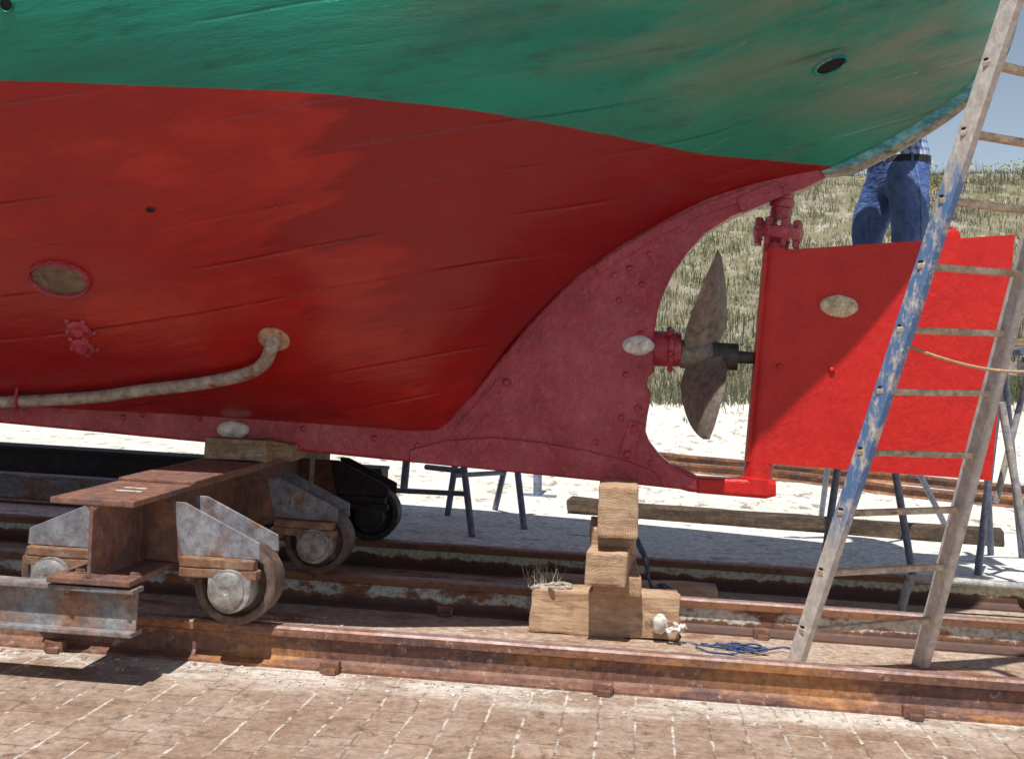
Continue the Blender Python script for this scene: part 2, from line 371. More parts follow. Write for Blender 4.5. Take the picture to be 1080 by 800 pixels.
MAT['rail_b'] = rail_paint('rail_white_paint', (.60, .60, .55), .05, .46)
MAT['rail_c'] = rail_paint('rail_green_paint', (.62, .64, .48), .07, .34)

def pavement_mat():
    g = NT('brick_paving'); p = g.xyz()
    dis = g.n('ShaderNodeTexNoise'); g.l(g.pos(), dis.inputs['Vector']); dis.inputs['Scale'].default_value = 5
    cm = g.n('ShaderNodeCombineXYZ'); g.l(p[1], cm.inputs[0]); g.l(p[0], cm.inputs[1])
    ds = g.n('ShaderNodeVectorMath', operation='SCALE'); sb = g.n('ShaderNodeVectorMath', operation='SUBTRACT'); g.l(dis.outputs['Color'], sb.inputs[0]); sb.inputs[1].default_value = (.5, .5, .5)
    g.l(sb.outputs[0], ds.inputs[0]); ds.inputs['Scale'].default_value = .022
    ad = g.n('ShaderNodeVectorMath', operation='ADD'); g.l(cm.outputs[0], ad.inputs[0]); g.l(ds.outputs[0], ad.inputs[1])
    bt = g.n('ShaderNodeTexBrick'); g.l(ad.outputs[0], bt.inputs['Vector'])
    bt.inputs['Scale'].default_value = 1; bt.inputs['Brick Width'].default_value = .225; bt.inputs['Row Height'].default_value = .125
    bt.inputs['Mortar Size'].default_value = .0042; bt.inputs['Mortar Smooth'].default_value = .35; bt.offset = .5
    bt.inputs['Color1'].default_value = (.31, .215, .16, 1); bt.inputs['Color2'].default_value = (.39, .29, .23, 1)
    bt.inputs['Mortar'].default_value = (.22, .15, .115, 1); bt.inputs['Bias'].default_value = 0
    fac = bt.outputs['Fac']
    col = bt.outputs['Color']
    col = g.mix(g.ramp(g.noise(g.pos((1, 1, 1)), 3.2, 8, .65), .42, .66), col, (.225, .135, .085))
    col = g.mix(g.math('MULTIPLY', g.ramp(g.noise(g.pos(), 1.5, 5, .6), .42, .64), .55), col, (.36, .285, .235))
    col = g.mix(g.ramp(g.noise(g.pos((1.1, .7, 1)), 15, 8, .7), .54, .66), col, (.18, .11, .08))
    # pale filling, only here and there along the joints
    jn = g.ramp(g.noise(g.pos(), 4.0, 9, .78), .46, .54)
    dr = g.n('ShaderNodeSeparateXYZ'); g.l(ad.outputs[0], dr.inputs[0])
    row = g.math('DIVIDE', dr.outputs[1], .125); fr = g.math('FRACT', row); ed = g.math('MINIMUM', fr, g.math('SUBTRACT', 1.0, fr))
    lw = g.math('SUBTRACT', g.math('MULTIPLY', g.noise(g.pos(), 16, 8, .8), .15), .042)
    long_j = g.math('LESS_THAN', ed, lw)
    right = g.ramp(p[0], -.9, .6)
    cross = g.math('MULTIPLY', g.ramp(fac, .3, .8), right)
    jm = g.math('MULTIPLY', g.math('MAXIMUM', long_j, cross), jn)
    col = g.mix(g.math('MULTIPLY', jm, .85), col, (.60, .55, .49))
    # white speckle and smears
    smear = g.math('MULTIPLY', g.ramp(g.noise(g.pos((.55, 1.6, 1)), 7, 9, .75), .61, .67), .75)
    smear = g.math('MULTIPLY', smear, g.math('ADD', .45, g.math('MULTIPLY', right, .6)))
    col = g.mix(smear, col, (.64, .58, .51))
    spk = g.ramp(g.noise(g.pos((.8, 1.2, 1)), 42, 6, .7), .655, .70)
    col = g.mix(g.math('MULTIPLY', spk, .8), col, (.66, .62, .57))
    # salt and sand washed up along the rail foot
    edge = g.math('ADD', p[1], g.math('MULTIPLY', g.math('SUBTRACT', g.noise(g.pos((.6, 1, 1)), 5, 8, .72), .5), .55))
    salt = g.ramp(edge, 4.42, 4.62)
    bare = g.ramp(g.noise(g.pos((.7, 1, 1)), 4.2, 8, .7), .40, .56)
    salt = g.math('MULTIPLY', salt, bare)
    col = g.mix(g.math('MULTIPLY', salt, .72), col, (.68, .63, .57))
    # plain grey-tan screed towards the rail
    grn = g.n('ShaderNodeMapRange'); g.l(g.noise(g.pos((1.1, .8, 1)), 30, 9, .78), grn.inputs[0]); grn.inputs[1].default_value = .36; grn.inputs[2].default_value = .66; grn.inputs[3].default_value = .66; grn.inputs[4].default_value = 1.3
    gc = g.n('ShaderNodeCombineXYZ')
    for q in range(3): g.l(grn.outputs[0], gc.inputs[q])
    col = g.mix(1.0, col, gc.outputs[0], 'MULTIPLY')
    dkj = g.math('MULTIPLY', g.ramp(fac, .2, .8), g.math('SUBTRACT', 1.0, jm)); col = g.mix(g.math('MULTIPLY', dkj, .28), col, (.09, .055, .04))
    hgt = g.math('SUBTRACT', g.noise(g.pos(), 35, 7), g.math('MULTIPLY', fac, .8))
    nb = g.bump(hgt, .55, .008); nb = g.bump(g.noise(g.pos(), 130, 4), .4, .003, nb)
    return g.fin(col, .85, nb, 0, .25)
MAT['paving'] = pavement_mat()
MAT['bed'] = weathered('slip_bed', (.39, .285, .215), [((.46, .37, .30), 3, .4, .62), ((.25, .125, .065), 5, .5, .66, (.5, 1, 1)), ((.42, .35, .29), 12, .56, .72, (.6, 1, 1)), ((.66, .61, .55), 30, .62, .69), ((.13, .075, .05), 42, .62, .72)], .9, bump=(45, .5, .006), spec=.2)
MAT['apron'] = weathered('apron_concrete', (.76, .73, .70), [((.84, .81, .77), 3, .4, .64, (.6, 1, 1)), ((.35, .32, .30), 8, .54, .7), ((.25, .22, .21), 50, .62, .72), ((.68, .65, .6), 22, .6, .7)], .9, bump=(50, .4, .005), spec=.2)

def sand_mat():
    g = NT('sand_ground'); p = g.xyz()
    sand = g.mix(g.ramp(g.noise(g.pos(), 2.5, 8), .4, .7), (.70, .67, .62), (.60, .57, .51))
    spk = g.ramp(g.noise(g.pos((1, .45, 1)), 6, 9, .8), .545, .59)
    sand = g.mix(g.math('MULTIPLY', spk, .85), sand, (.20, .17, .13))
    dune = g.mix(g.ramp(g.noise(g.pos(), 1.3, 8), .4, .62), (.235, .21, .155), (.16, .155, .085))
    dune = g.mix(g.ramp(g.noise(g.pos((1, .6, 1)), 3.2, 8, .7), .52, .64), dune, (.36, .335, .285))
    yy = g.math('ADD', p[1], g.math('MULTIPLY', g.math('SUBTRACT', g.noise(g.pos(), .8, 6), .5), 3.0))
    col = g.mix(g.ramp(yy, 18.6, 19.8), sand, dune)
    nb = g.bump(g.noise(g.pos(), 14, 8), .6, .03)
    return g.fin(col, .95, nb, 0, .15)
MAT['sand'] = sand_mat()

def grass_mat():
    g = NT('dune_grass_blades')
    rnd = g.geo.outputs['Random Per Island']
    c = g.mix(rnd, (.12, .13, .075), (.28, .265, .185))
    c = g.mix(g.ramp(g.noise(g.pos(), .7, 4), .42, .62), c, (.105, .125, .065))
    g.fin(c, .8, None, 0, .15)
    tr = g.n('ShaderNodeBsdfTranslucent'); g.l(c, tr.inputs[0])
    ms = g.n('ShaderNodeMixShader'); ms.inputs[0].default_value = .3
    g.l(g.b.outputs[0], ms.inputs[1]); g.l(tr.outputs[0], ms.inputs[2]); g.l(ms.outputs[0], g.out.inputs[0])
    return g.m
MAT['grass'] = grass_mat()
MAT['flower'] = weathered('yellow_petals', (.75, .62, .04), [], .7)

def denim_mat():
    g = NT('denim')
    f = g.ramp(g.noise(g.pos(), 6, 6, .6), .36, .66)
    c = g.mix(f, (.06, .12, .33), (.15, .23, .46)); c = g.mix(g.ramp(g.noise(g.pos((1, 1, .4)), 22, 6, .7), .5, .74), c, (.035, .07, .21))
    nb = g.bump(g.noise(g.pos((1, 1, 2.2)), 11, 4, .5, .8), .6, .03); nb = g.bump(g.noise(g.pos(), 300, 2), .2, .002, nb)
    return g.fin(c, .85, nb, 0, .2)
MAT['denim'] = denim_mat()
def shirt_mat():
    g = NT('blue_check_shirt'); p = g.xyz()
    def band(s, k):
        return g.math('GREATER_THAN', g.math('FRACT', g.math('MULTIPLY', s, k)), .55)
    ch = g.math('ADD', g.math('MULTIPLY', band(p[2], 22), .5), g.math('MULTIPLY', band(g.math('ADD', p[0], p[1]), 22), .5))
    c = g.mix(ch, (.40, .46, .62), (.06, .11, .33))
    nb = g.bump(g.noise(g.pos((1, 1, 1.3)), 9, 4, .5, .8), .6, .03)
    return g.fin(c, .85, nb, 0, .2)
MAT['shirt'] = shirt_mat()

# ------------------------------------------------------------------ the setting
HTAB = [(7.35, -.03), (7.55, .14), (10, .15), (13, .25), (16, .48), (19, .84), (21, 1.2), (24, 2.25), (28, 4.0), (32, 5.85), (35, 6.62), (38, 6.8), (48, 6.3), (70, 5.5), (400, 4.0)]
def hts(Y):
    if Y < 12: return interp(HTAB, Y)
    return smooth_tab(HTAB, Y, 1.2)
def ground_z(X, Y):
    w = 1-sstep(10, 19, Y)
    Xc = max(-13, min(13, X))
    z = -Xc*.0545*w+hts(Y)
    q = sstep(17, 24, Y)
    z += q*(mn.noise(V((X*.16, Y*.16, 0)))*.35+mn.noise(V((X*.6, Y*.6, 3)))*.10)+sstep(10, 13, Y)*mn.noise(V((X*.7, Y*.7, 5)))*.05
    return z
def grid_sheet(xs, ys, zf):
    b = MB(); rows = [[b.bm.verts.new((x, y, zf(x, y))) for x in xs] for y in ys]
    for a, c in zip(rows, rows[1:]):
        for k in range(len(xs)-1):
            f = b.bm.faces.new((a[k], a[k+1], c[k+1], c[k])); f.smooth = True
    return b
xs = [-300, -200, -130, -90, -60, -40]+[-30+.7*k for k in range(93)]+[36, 45, 60, 90, 130, 200, 300]
ys = [-60, -30, -14, -6, 0, 4, 7, 7.35, 7.55, 8, 9]+[10+.4*k for k in range(75)]+[41, 44, 48, 55, 70, 100, 160, 260, 400]
o = grid_sheet(xs, ys, ground_z).build('sand_ground', MAT['sand']); tag(o, kind='structure')
def slab(name, x0, x1, y0, y1, z, th, mat):
    b = MB(); b.box(((x0+x1)/2, (y0+y1)/2, z-th/2), (x1-x0, y1-y0, th)); b.xf(SLIP)
    o = b.build(name, mat); tag(o, kind='structure'); return o
slab('brick_pavement', -12.5, 12.5, -8, 4.768, 0.0, .026, MAT['paving'])
slab('slipway_bed', -12.5, 12.5, 4.768, 7.36, .004, .030, MAT['bed'])
slab('concrete_apron', -12.5, 12.5, 7.385, 9.75, .160, .18, MAT['apron'])

# ------------------------------------------------------------------ rails
PROF = [(-.0625, 0), (.0625, 0), (.0625, .010), (.02, .024), (.009, .036), (.009, .108), (.0325, .117), (.034, .146), (.026, RH), (-.026, RH), (-.034, .146), (-.0325, .117), (-.009, .108), (-.009, .036), (-.02, .024), (-.0625, .010)]
def rail(y, x0, x1, mat, label, clips, zb=0.0, top=None):
    t = thing('rail', sl((x0+x1)/2, y, zb), label, 'rail')
    b = MB(); n = 60
    prev = None
    for i in range(n+1):
        x = lerp(x0, x1, i/n)
        ring = [b.bm.verts.new(sl(x, y+p[0]*1.0+mn.noise(V((x*1.1, y, p[1]*4)))*.004, zb+p[1]+(mn.noise(V((x*2.1, y, 7)))*.003 if p[1] > .1 else 0))) for p in PROF]
        if prev:
            for k in range(len(PROF)):
                f = b.bm.faces.new((prev[k], prev[(k+1) % len(PROF)], ring[(k+1) % len(PROF)], ring[k]))
                if k in (7, 8, 9): f.material_index = 1
        prev = ring
    o_ = wloc(t)
    b.build('rail_bar', [mat, top or MAT['rail_top']], t)
    for cx in clips:
        c = MB()
        c.box(sl(cx, y-.073, zb+.024), (.075, .05, .046), SLIP, .006)
        c.box(sl(cx+.005, y-.105, zb+.012), (.05, .03, .022), SLIP, .004)
        c.build('rail_clip', MAT['rail_a'], t)
    return t
rail(Y1, -9, 7.5, MAT['rail_a'], 'nearest rusty brown rail, running beside the brick paving', [-4.4, -3.3, -2.23, -1.15, -.12, 1.0, 2.05, 3.1])
rail(Y2, -9, 7.5, MAT['rail_b'], 'rusty middle rail with flaking white paint, passing between the crib timbers', [-3.1, -1.9, -.9, .58, 1.95, 3.0], .004)
rail(Y3, -9, 7.5, MAT['rail_c'], 'rail with peeling pale green paint at the edge of the concrete apron', [], .004)
def far_rail(pa, pb, label, w=.05, h=.11):
    A, B = pa, pb; d = (B-A).normalized()
    A2 = A-d*9; B2 = B+d*5; n = d.cross(V((0, 0, 1))).normalized()
    b = MB(); N = 40; prev = None
    prof = [(-w, 0), (w, 0), (w, .012), (.012, .03), (.012, h-.035), (.032, h-.03), (.034, h-.006), (.02, h), (-.02, h), (-.034, h-.006), (-.032, h-.03), (-.012, h-.035), (-.012, .03), (-w, .012)]
    for i in range(N+1):
        p = A2.lerp(B2, i/N); p.z = ground_z(p.x, p.y)-.01
        ring = [b.bm.verts.new(p+n*q[0]+V((0, 0, q[1]))) for q in prof]
        if prev:
            for k in range(len(prof)): b.bm.faces.new((prev[k], prev[(k+1) % len(prof)], ring[(k+1) % len(prof)], ring[k]))
        prev = ring
    o = b.build('rail', MAT['rail_a'], None, None, A); tag(o, label, 'rail'); return o
def on_ground(px, py):
    # march the pixel ray until it meets the terrain
    lo = 3.0
    for k in range(4000):
        p = at(px, py, lo)
        if p.z <= ground_z(p.x, p.y)+.0: return p
        lo += .02
    return p
far_rail(on_ground(700, 496), on_ground(1080, 536), 'dull brown rail on the sand, the nearer of the two behind the rudder')
far_rail(on_ground(700, 487), on_ground(1080, 523), 'dull brown rail on the sand, the farther of the two behind the rudder')

# ------------------------------------------------------------------ the boat
boat = thing('fishing_boat', (0, YC, .75), 'green and red wooden fishing boat propped up on the slipway', 'boat')
RAB = [(-700, 362), (-400, 389), (0, 425), (200, 437), (380, 449), (448, 454), (472, 448), (492, 426), (515, 396), (550, 352), (600, 301), (645, 268), (690, 241), (740, 216), (790, 199), (835, 189), (867, 183), (905, 168), (950, 145), (1000, 113), (1030, 85), (1048, 56), (1059, 18), (1065, -30), (1069, -100), (1072, -190)]
rab = [at(a, b, YC) for a, b in RAB]
# smooth the curve by arc length resampling and Catmull-Rom
def catmull(P, n):
    out = []
    for i in range(len(P)-1):
        p0, p1, p2, p3 = P[max(i-1, 0)], P[i], P[i+1], P[min(i+2, len(P)-1)]
        for k in range(n):
            t = k/n
            out.append(.5*((2*p1)+(p2-p0)*t+(2*p0-5*p1+4*p2-p3)*t*t+(-p0+3*p1-3*p2+p3)*t**3))
    out.append(P[-1].copy()); return out
rc = catmull(rab, 6)
# longer run forward of the frame
BS = [(-9, 1.3), (-7, 1.75), (-3, 1.86), (-2.2, 1.80), (-1.2, 1.68), (-.62, 1.53), (-.2, 1.41), (.33, 1.24), (.6, 1.13), (1.0, .97), (1.36, .78), (1.6, .60), (1.8, .38), (1.9, .22), (1.98, .07)]
BW = [(-9, .9), (-7, 1.4), (-3, 1.56), (-2.2, 1.53), (-1.2, 1.44), (-.62, 1.18), (-.2, .81), (.1, .52), (.33, .28), (.6, .12)]
ZS = [(-9, 3.9), (-6, 3.5), (-3, 3.36), (-1, 3.42), (.5, 3.56), (1.98, 3.78)]
NP = 13.0
hb = MB(); uvs = {}
NV = 44
def section(p):
    X = p.x; zr = p.z
    Xs = X+sstep(.9, 1.75, X)*.14
    bs = max(.07, smooth_tab(BS, Xs, .1)); zs = smooth_tab(ZS, Xs, .3)
    bw = smooth_tab(BW, X, .1); zw = 2.15-.04*(X-.845)
    n = lerp(2.0, 1.8, sstep(-1.3, .2, X))
    tw = (zw-zr)/(zs-zr)
    if tw > .06:
        m = math.log(max(.05, (bw-.085)/(bs-.085)))/math.log(1-(1-tw)**n)
        m = max(.55, min(1.35, m))
    else: m = .95
    k = sstep(.15, .55, X); m = lerp(m, .92, k)
    b0 = lerp(.085, .06, sstep(.6, 1.2, X))
    out = []
    for j in range(NV+1):
        t = (j/NV)**1.35
        z = lerp(zr, zs, t); b = b0+(bs-b0)*max(0, 1-(1-t)**n)**m
        if j == 0: b = b0
        out.append((lerp(X, Xs, t), b, z, t))
    return out
secs = [section(p) for p in rc]
arc = 0; arcs = [0]
for a, b in zip(rc, rc[1:]): arc += (b-a).length; arcs.append(arc)
uvl = hb.bm.loops.layers.uv.new('planks')
for sgn in (-1, 1):
    grid = [[hb.bm.verts.new((x, YC+sgn*b, z)) for (x, b, z, t) in s] for s in secs]
    for i in range(len(grid)-1):
        for j in range(NV):
            f = hb.bm.faces.new((grid[i][j], grid[i+1][j], grid[i+1][j+1], grid[i][j+1])); f.smooth = True
            for lp, (ii, jj) in zip(f.loops, ((i, j), (i+1, j), (i+1, j+1), (i, j+1))):
                tt = secs[ii][jj][3]
                xx = secs[ii][jj][0]; lp[uvl].uv = (xx, (secs[ii][jj][2]-(.30*xx if xx > .3 else .30*xx+.038*(max(xx, -3.2)-.3)**2))/.165+20)
    if sgn == -1: near_grid = [[v.co.copy() for v in r_] for r_ in grid]
hull = hb.build('hull', MAT['hull'], boat)
hull['label'] = 'planked hull, green above and red below the waterline'
# ray target for fittings
bvp = [v for r_ in near_grid for v in r_]; nvv = NV+1
bvf = [(i*nvv+j, (i+1)*nvv+j, (i+1)*nvv+j+1, i*nvv+j+1) for i in range(len(near_grid)-1) for j in range(NV)]
BV = BVHTree.FromPolygons(bvp, bvf)
def on_hull(px, py):
    d = (at(px, py, 5)-V((0, 0, HC))).normalized()
    p, n, i, dist = BV.ray_cast(V((0, 0, HC)), d)
    if p is None: p = at(px, py, 5.6); n = V((0, -1, 0))
    if n.dot(d) > 0: n = -n
    return p, n
# deck closes the hull
db = MB(); tops = [s[-1] for s in secs]
L = [db.bm.verts.new((x, YC-b+.02, z-.25)) for (x, b, z, t) in tops]; Rr = [db.bm.verts.new((x, YC+b-.02, z-.25)) for (x, b, z, t) in tops]
for i in range(len(L)-1): db.bm.faces.new((L[i], L[i+1], Rr[i+1], Rr[i]))
db.build('deck', MAT['deck'], boat)
# rubbing rail round the sheer (above the picture)
for sgn in (-1, 1):
    rb = MB(); rb.tube([(x, YC+sgn*(b+.01), z-.03) for (x, b, z, t) in tops[::3]], .045, 8); rb.build('rubbing_strake', MAT['deck'], boat)
# keel, deadwood and stern frame: one body on the centreline
KP = [(-700, 379), (0, 446), (200, 465), (350, 479), (520, 496), (690, 513), (736, 518), (736, 503), (722, 499), (708, 490), (696, 480), (685, 466), (681, 455), (683, 438), (687, 418), (686, 412), (683, 408), (684, 398), (690, 392), (690, 352), (694, 328), (700, 310), (708, 292), (724, 268), (744, 246), (772, 228), (812, 211), (850, 198), (872, 187), (860, 172), (800, 183), (745, 206), (695, 232), (650, 258), (606, 290), (558, 340), (520, 386), (498, 414), (474, 436), (448, 444), (380, 439), (200, 427), (0, 414), (-700, 350)]
kb = MB(); HTK = .092
kb.prism([at(a, b, YC-HTK) for a, b in KP], (0, 2*HTK, 0), .016, 3)
yf = YC-HTK
def dome(px, py, r=.016, y=yf): kb.blob(at(px, py, y), (r, r*.6, r), seg=10)
for (a, b) in [(649, 290), (653, 317), (685, 268), (677, 300), (664, 283), (672, 372), (676, 352), (660, 395), (628, 466), (655, 440), (672, 430), (550, 474), (500, 474), (440, 470), (610, 478), (580, 482), (672, 452), (668, 468), (686, 488), (60, 432), (130, 440), (210, 441), (320, 452), (25, 430), (150, 437), (395, 462)]: dome(a, b)
def strap(pts, w, th=.006):
    """flat bar laid on the face along pixel points"""
    P = [at(a, b, yf-th*.5) for a, b in pts]
    for p, q in zip(P, P[1:]):
        d = (q-p); L_ = d.length; ang = math.atan2(d.z, d.x)
        kb.box((p+q)/2, (L_+.004, th, w), Matrix.Rotation(-ang, 4, 'Y'), .0025)
strap([(486, 456), (534, 402)], .07, .009)
strap([(660, 483), (671, 446)], .065, .012)
for px in (500, 528): dome(px, 0, .001)
# the long garboard plate with its curved upper edge
GP = [(432, 474), (470, 464), (520, 461), (570, 466), (620, 475), (665, 487), (690, 497), (700, 513), (560, 499), (432, 487)]
kb.prism([at(a, b, yf-.010) for a, b in GP], (0, .02, 0), .004, 1)
dome(534, 403, .02, yf-.01); dome(669, 452, .02, yf-.012); dome(662, 479, .02, yf-.012)
# fairing lip along the rabbet towards the counter
LP = [(630, 284), (690, 246), (740, 222), (792, 203)]
strap(LP, .045, .012)
strap([(780, 217), (822, 199)], .075, .016)
ko = kb.build('keel', MAT['crimson'], boat); ko['label'] = 'keel and riveted stern frame, red paint coloured in its shaded crimson'
# stern timber up the counter
sb = MB(); prev = None
sm_pts = [p for p in rc if p.x > .83]
nn = len(sm_pts)
for i, p in enumerate(sm_pts):
    d = (sm_pts[min(i+1, nn-1)]-sm_pts[max(i-1, 0)]).normalized(); nrm = V((d.z, 0, -d.x))
    k = min(1, i/6)
    o1 = .045*k+.008
    ring = [sb.bm.verts.new(V(p)+nrm*a+V((0, b, 0))) for a, b in ((-.04, -.085), (o1*.45, -.078), (o1, -.05), (o1, .05), (o1*.45, .078), (-.04, .085))]
    if prev:
        for q in range(6):
            f = sb.bm.faces.new((prev[q], prev[(q+1) % 6], ring[(q+1) % 6], ring[q]))
            if q in (1, 2): f.material_index = 1
    prev = ring
MAT['sternband'] = weathered('stern_band', (.05, .24, .27), [((.20, .50, .58), 9, .42, .62, (.6, 1, 2)), ((.02, .12, .10), 14, .55, .68, (.5, 1, 2)), ((.55, .62, .6), 40, .62, .7, (.4, 1, 2))], .35)  # light blue tones paint a reflected strip along the timber
MAT['sternedge'] = weathered('stern_edge', (.30, .29, .23), [((.05, .11, .08), 12, .5, .66, (.6, 1, 2)), ((.42, .40, .33), 30, .5, .7)], .5)
so = sb.build('stern_timber', [MAT['sternband'], MAT['sternedge']], boat)
so['label'] = 'stern timber with worn cream edge and a pale blue reflection painted on'
# scupper high on the quarter and hull openings
def ring_on(px, py, ra, rb, name, depth=.012, mat='hull', inner='dark_hole', tilt=0.0, ringw=.25):
    p, n = on_hull(px, py)
    xa = (V((1, 0, 0))-n*n.x).normalized(); za = n.cross(xa); 
    if za.z < 0: za = -za
    ca, sa = math.cos(tilt), math.sin(tilt); xa, za = xa*ca+za*sa, za*ca-xa*sa
    b = MB(); N = 28; prof = [(1+ringw, -.01), (1+ringw*.85, depth*.6), (1+ringw*.4, depth), (1.0, depth*.7), (.97, -.003)]
    rings = [[b.bm.verts.new(p+xa*(math.cos(t)*ra*s)+za*(math.sin(t)*rb*s)+n*h) for t in [2*math.pi*k/N for k in range(N)]] for s, h in prof]
    for a, c in zip(rings, rings[1:]):
        for k in range(N):
            f = b.bm.faces.new((a[k], a[(k+1) % N], c[(k+1) % N], c[k])); f.smooth = True
    ro = b.build(name, MAT[mat] if isinstance(mat, str) else mat, hull)
    b = MB(); vs = [b.bm.verts.new(p+xa*(math.cos(t)*ra)+za*(math.sin(t)*rb)+n*.0035) for t in [2*math.pi*k/N for k in range(N)]]; b.bm.faces.new(vs)
    io = b.build(name+'_opening', MAT[inner], hull)
    return p, n
MAT['teal'] = weathered('teal_rim', (.02, .26, .24), [((.3, .38, .33), 30, .5, .66)], .4)
ring_on(876, 69, .066, .029, 'scupper', .012, MAT['teal'], tilt=R(14))
ring_on(7, 5, .022, .022, 'upper_skin_fitting', .008, 'hull')
ring_on(159, 221, .018, .010, 'skin_fitting', .006, 'hull')
p, n = ring_on(63, 294, .120, .082, 'sounder_housing', .022, MAT['crimson'], 'glass_lens', 0, .16)
# bolted twin outlet
for (a, b_) in ((84, 347), (88, 365)):
    p, n = on_hull(a, b_); m = MB()
    m.lathe(p-n*.005, n, [(0, .055), (.012, .055), (.018, .045), (.02, .03), (.035, .026), (.04, .012)], 18)
    for k in range(5):
        t = 2*math.pi*k/5; q = n.orthogonal().normalized(); w = n.cross(q)
        m.blob(p+(q*math.cos(t)+w*math.sin(t))*.062, (.014, .014, .014), seg=8)
    m.build('outlet', MAT['crimson'] if 0 else MAT['rudder_dull'] if 'rudder_dull' in MAT else MAT['crimson'], hull)
# keel cooler pipe: stands off the planking, turns into it through a flange
CP = [(-160, 423), (-60, 418), (0, 415), (67, 412), (111, 408.5), (152, 402.5), (202, 397), (236, 391.5), (266, 384), (282, 374)]
pp = []
for i, (a, b_) in enumerate(CP):
    p, n = on_hull(a, b_); pp.append(p+n*(.045 if i < 9 else .035))
p, n = on_hull(289, 357); pp += [p+n*.035, p-n*.02]
fl_p, fl_n = p, n
pc = catmull(pp, 5)
cb = MB(); cb.tube(pc, .029, 14)
cpo = cb.build('cooler_pipe', MAT['cooler'], boat)
m = MB(); m.lathe(fl_p-fl_n*.008, fl_n, [(0, .068), (.014, .068), (.02, .06), (.022, .035)], 24); m.build('pipe_flange', MAT['flange'], cpo)
p, n = on_hull(21, 412); m = MB(); m.tube([p-n*.01+V((-.0, 0, .06)), p+n*.06+V((0, 0, .04)), p+n*.085, p+n*.06+V((0, 0, -.04)), p-n*.01+V((0, 0, -.05))], .009, 8); m.build('pipe_clip', MAT['crimson'], cpo)
# anodes
def anode(px, py, rx, rz, y, mat, parent, tilt=0, th=.028):
    b = MB(); b.blob(at(px, py, y), (rx, th, rz), Matrix.Rotation(tilt, 4, 'Y'), 22, .006, 25); return b.build('anode', mat, parent)
anode(246, 453, .078, .045, yf-.006, MAT['anode'], boat, 0)
anode(673, 364, .074, .046, yf-.006, MAT['anode'], boat, R(4))

# stern tube and propeller
hubp = at(735, 374, YC)
m = MB()
a0 = at(684, 367, YC); ax = (at(790, 373, YC)-a0).normalized()
m.lathe(a0, ax, [(0, .085), (.09, .085), (.095, .098), (.115, .098), (.12, .085), (.15, .08), (.155, .055)], 28)
for k in range(6):
    t = 2*math.pi*k/6+.3; m.blob(a0+ax*.1+V((0, math.sin(t), math.cos(t)))*.098, (.016, .016, .016), seg=8)
m.build('stern_tube', MAT['crimson'], boat)
prop = bpy.data.objects.new('propeller', None); COL.objects.link(prop); prop.parent = boat; prop.location = hubp-wloc(boat); prop.empty_display_size = .1
hb_ = MB(); hb_.lathe(hubp-ax*.09, ax, [(0, .055), (.02, .068), (.11, .068), (.16, .062)], 28); hb_.build('hub', MAT['bronze'], prop)
hb_ = MB(); hb_.lathe(hubp+ax*.07, ax, [(0, .064), (.12, .064), (.122, .03), (.19, .028), (.195, .012)], 28); hb_.build('shaft_nut', MAT['shaft'], prop)
up = V((0, 0, 1)); up = (up-ax*up.dot(ax)).normalized(); lat = ax.cross(up)   # lat points to -Y or +Y
if lat.y < 0: lat = -lat
def blade(ang):
    rd = up*math.cos(ang)+lat*math.sin(ang); tg = -up*math.sin(ang)+lat*math.cos(ang)
    b = MB(); NR, NC = 16, 12; Rm = .50
    for side in (1, -1):
        rows = []
        for i in range(NR+1):
            f = i/NR; r = lerp(.05, Rm, f)
            ch = .29*(math.sin(math.pi*min(1, f*.62+.22))**.9)*math.sqrt(max(0, 1-f**4.5))+.004
            pit = math.atan2(.11, max(.12, r))+.20                # twist
            skew = .01+.04*f*f; rake = .02*f
            row = []
            for j in range(NC+1):
                c = j/NC-.5
                off = ch*c+skew
                thick = side*(.028*(1-f)+.006)*(1-(2*c)**2)*.8
                pt = tg*math.cos(pit)+ax*math.sin(pit); nr_ = ax*math.cos(pit)-tg*math.sin(pit)
                row.append(b.bm.verts.new(hubp+rd*r+pt*off+nr_*thick+ax*(rake+.02)*1.0))
            rows.append(row)
        for a, c in zip(rows, rows[1:]):
            for j in range(NC):
                f = b.bm.faces.new((a[j], a[j+1], c[j+1], c[j])); f.smooth = True
    bmesh.ops.remove_doubles(b.bm, verts=b.bm.verts[:], dist=.0004)
    return b.build('blade', MAT['bronze'], prop)
for a in (-24, 96, 216): blade(R(a))

# rudder on its sole piece, with the stock and coupling above
yr = YC-.058
rud = [(806, 266), (1069, 248), (1044, 506), (786, 486)]
m = MB()
P = [at(a, b_, YC) for a, b_ in rud]
prev = None; NS = 14
rows = []
for i in range(NS+1):
    f = i/NS; tp = P[0].lerp(P[1], f); bp = P[3].lerp(P[2], f)
    hw = .055*(1-.6*f**2)*(1 if f > .02 else .80)
    rows.append((tp, bp, hw))
NZ = 10
for sgn in (-1, 1):
    g_ = [[m.bm.verts.new(bp.lerp(tp, k/NZ)+V((0, sgn*hw, 0))) for k in range(NZ+1)] for tp, bp, hw in rows]
    for i in range(NS):
        for k in range(NZ):
            f = m.bm.faces.new((g_[i][k], g_[i+1][k], g_[i+1][k+1], g_[i][k+1])); f.smooth = True
    if sgn == -1: gA = g_
    else: gB = g_
for i in range(NS):
    m.bm.faces.new((gA[i][0], gA[i+1][0], gB[i+1][0], gB[i][0])); m.bm.faces.new((gA[i][NZ], gA[i+1][NZ], gB[i+1][NZ], gB[i][NZ]))
for k in range(NZ):
    m.bm.faces.new((gA[0][k], gA[0][k+1], gB[0][k+1], gB[0][k])); m.bm.faces.new((gA[NS][k], gA[NS][k+1], gB[NS][k+1], gB[NS][k]))
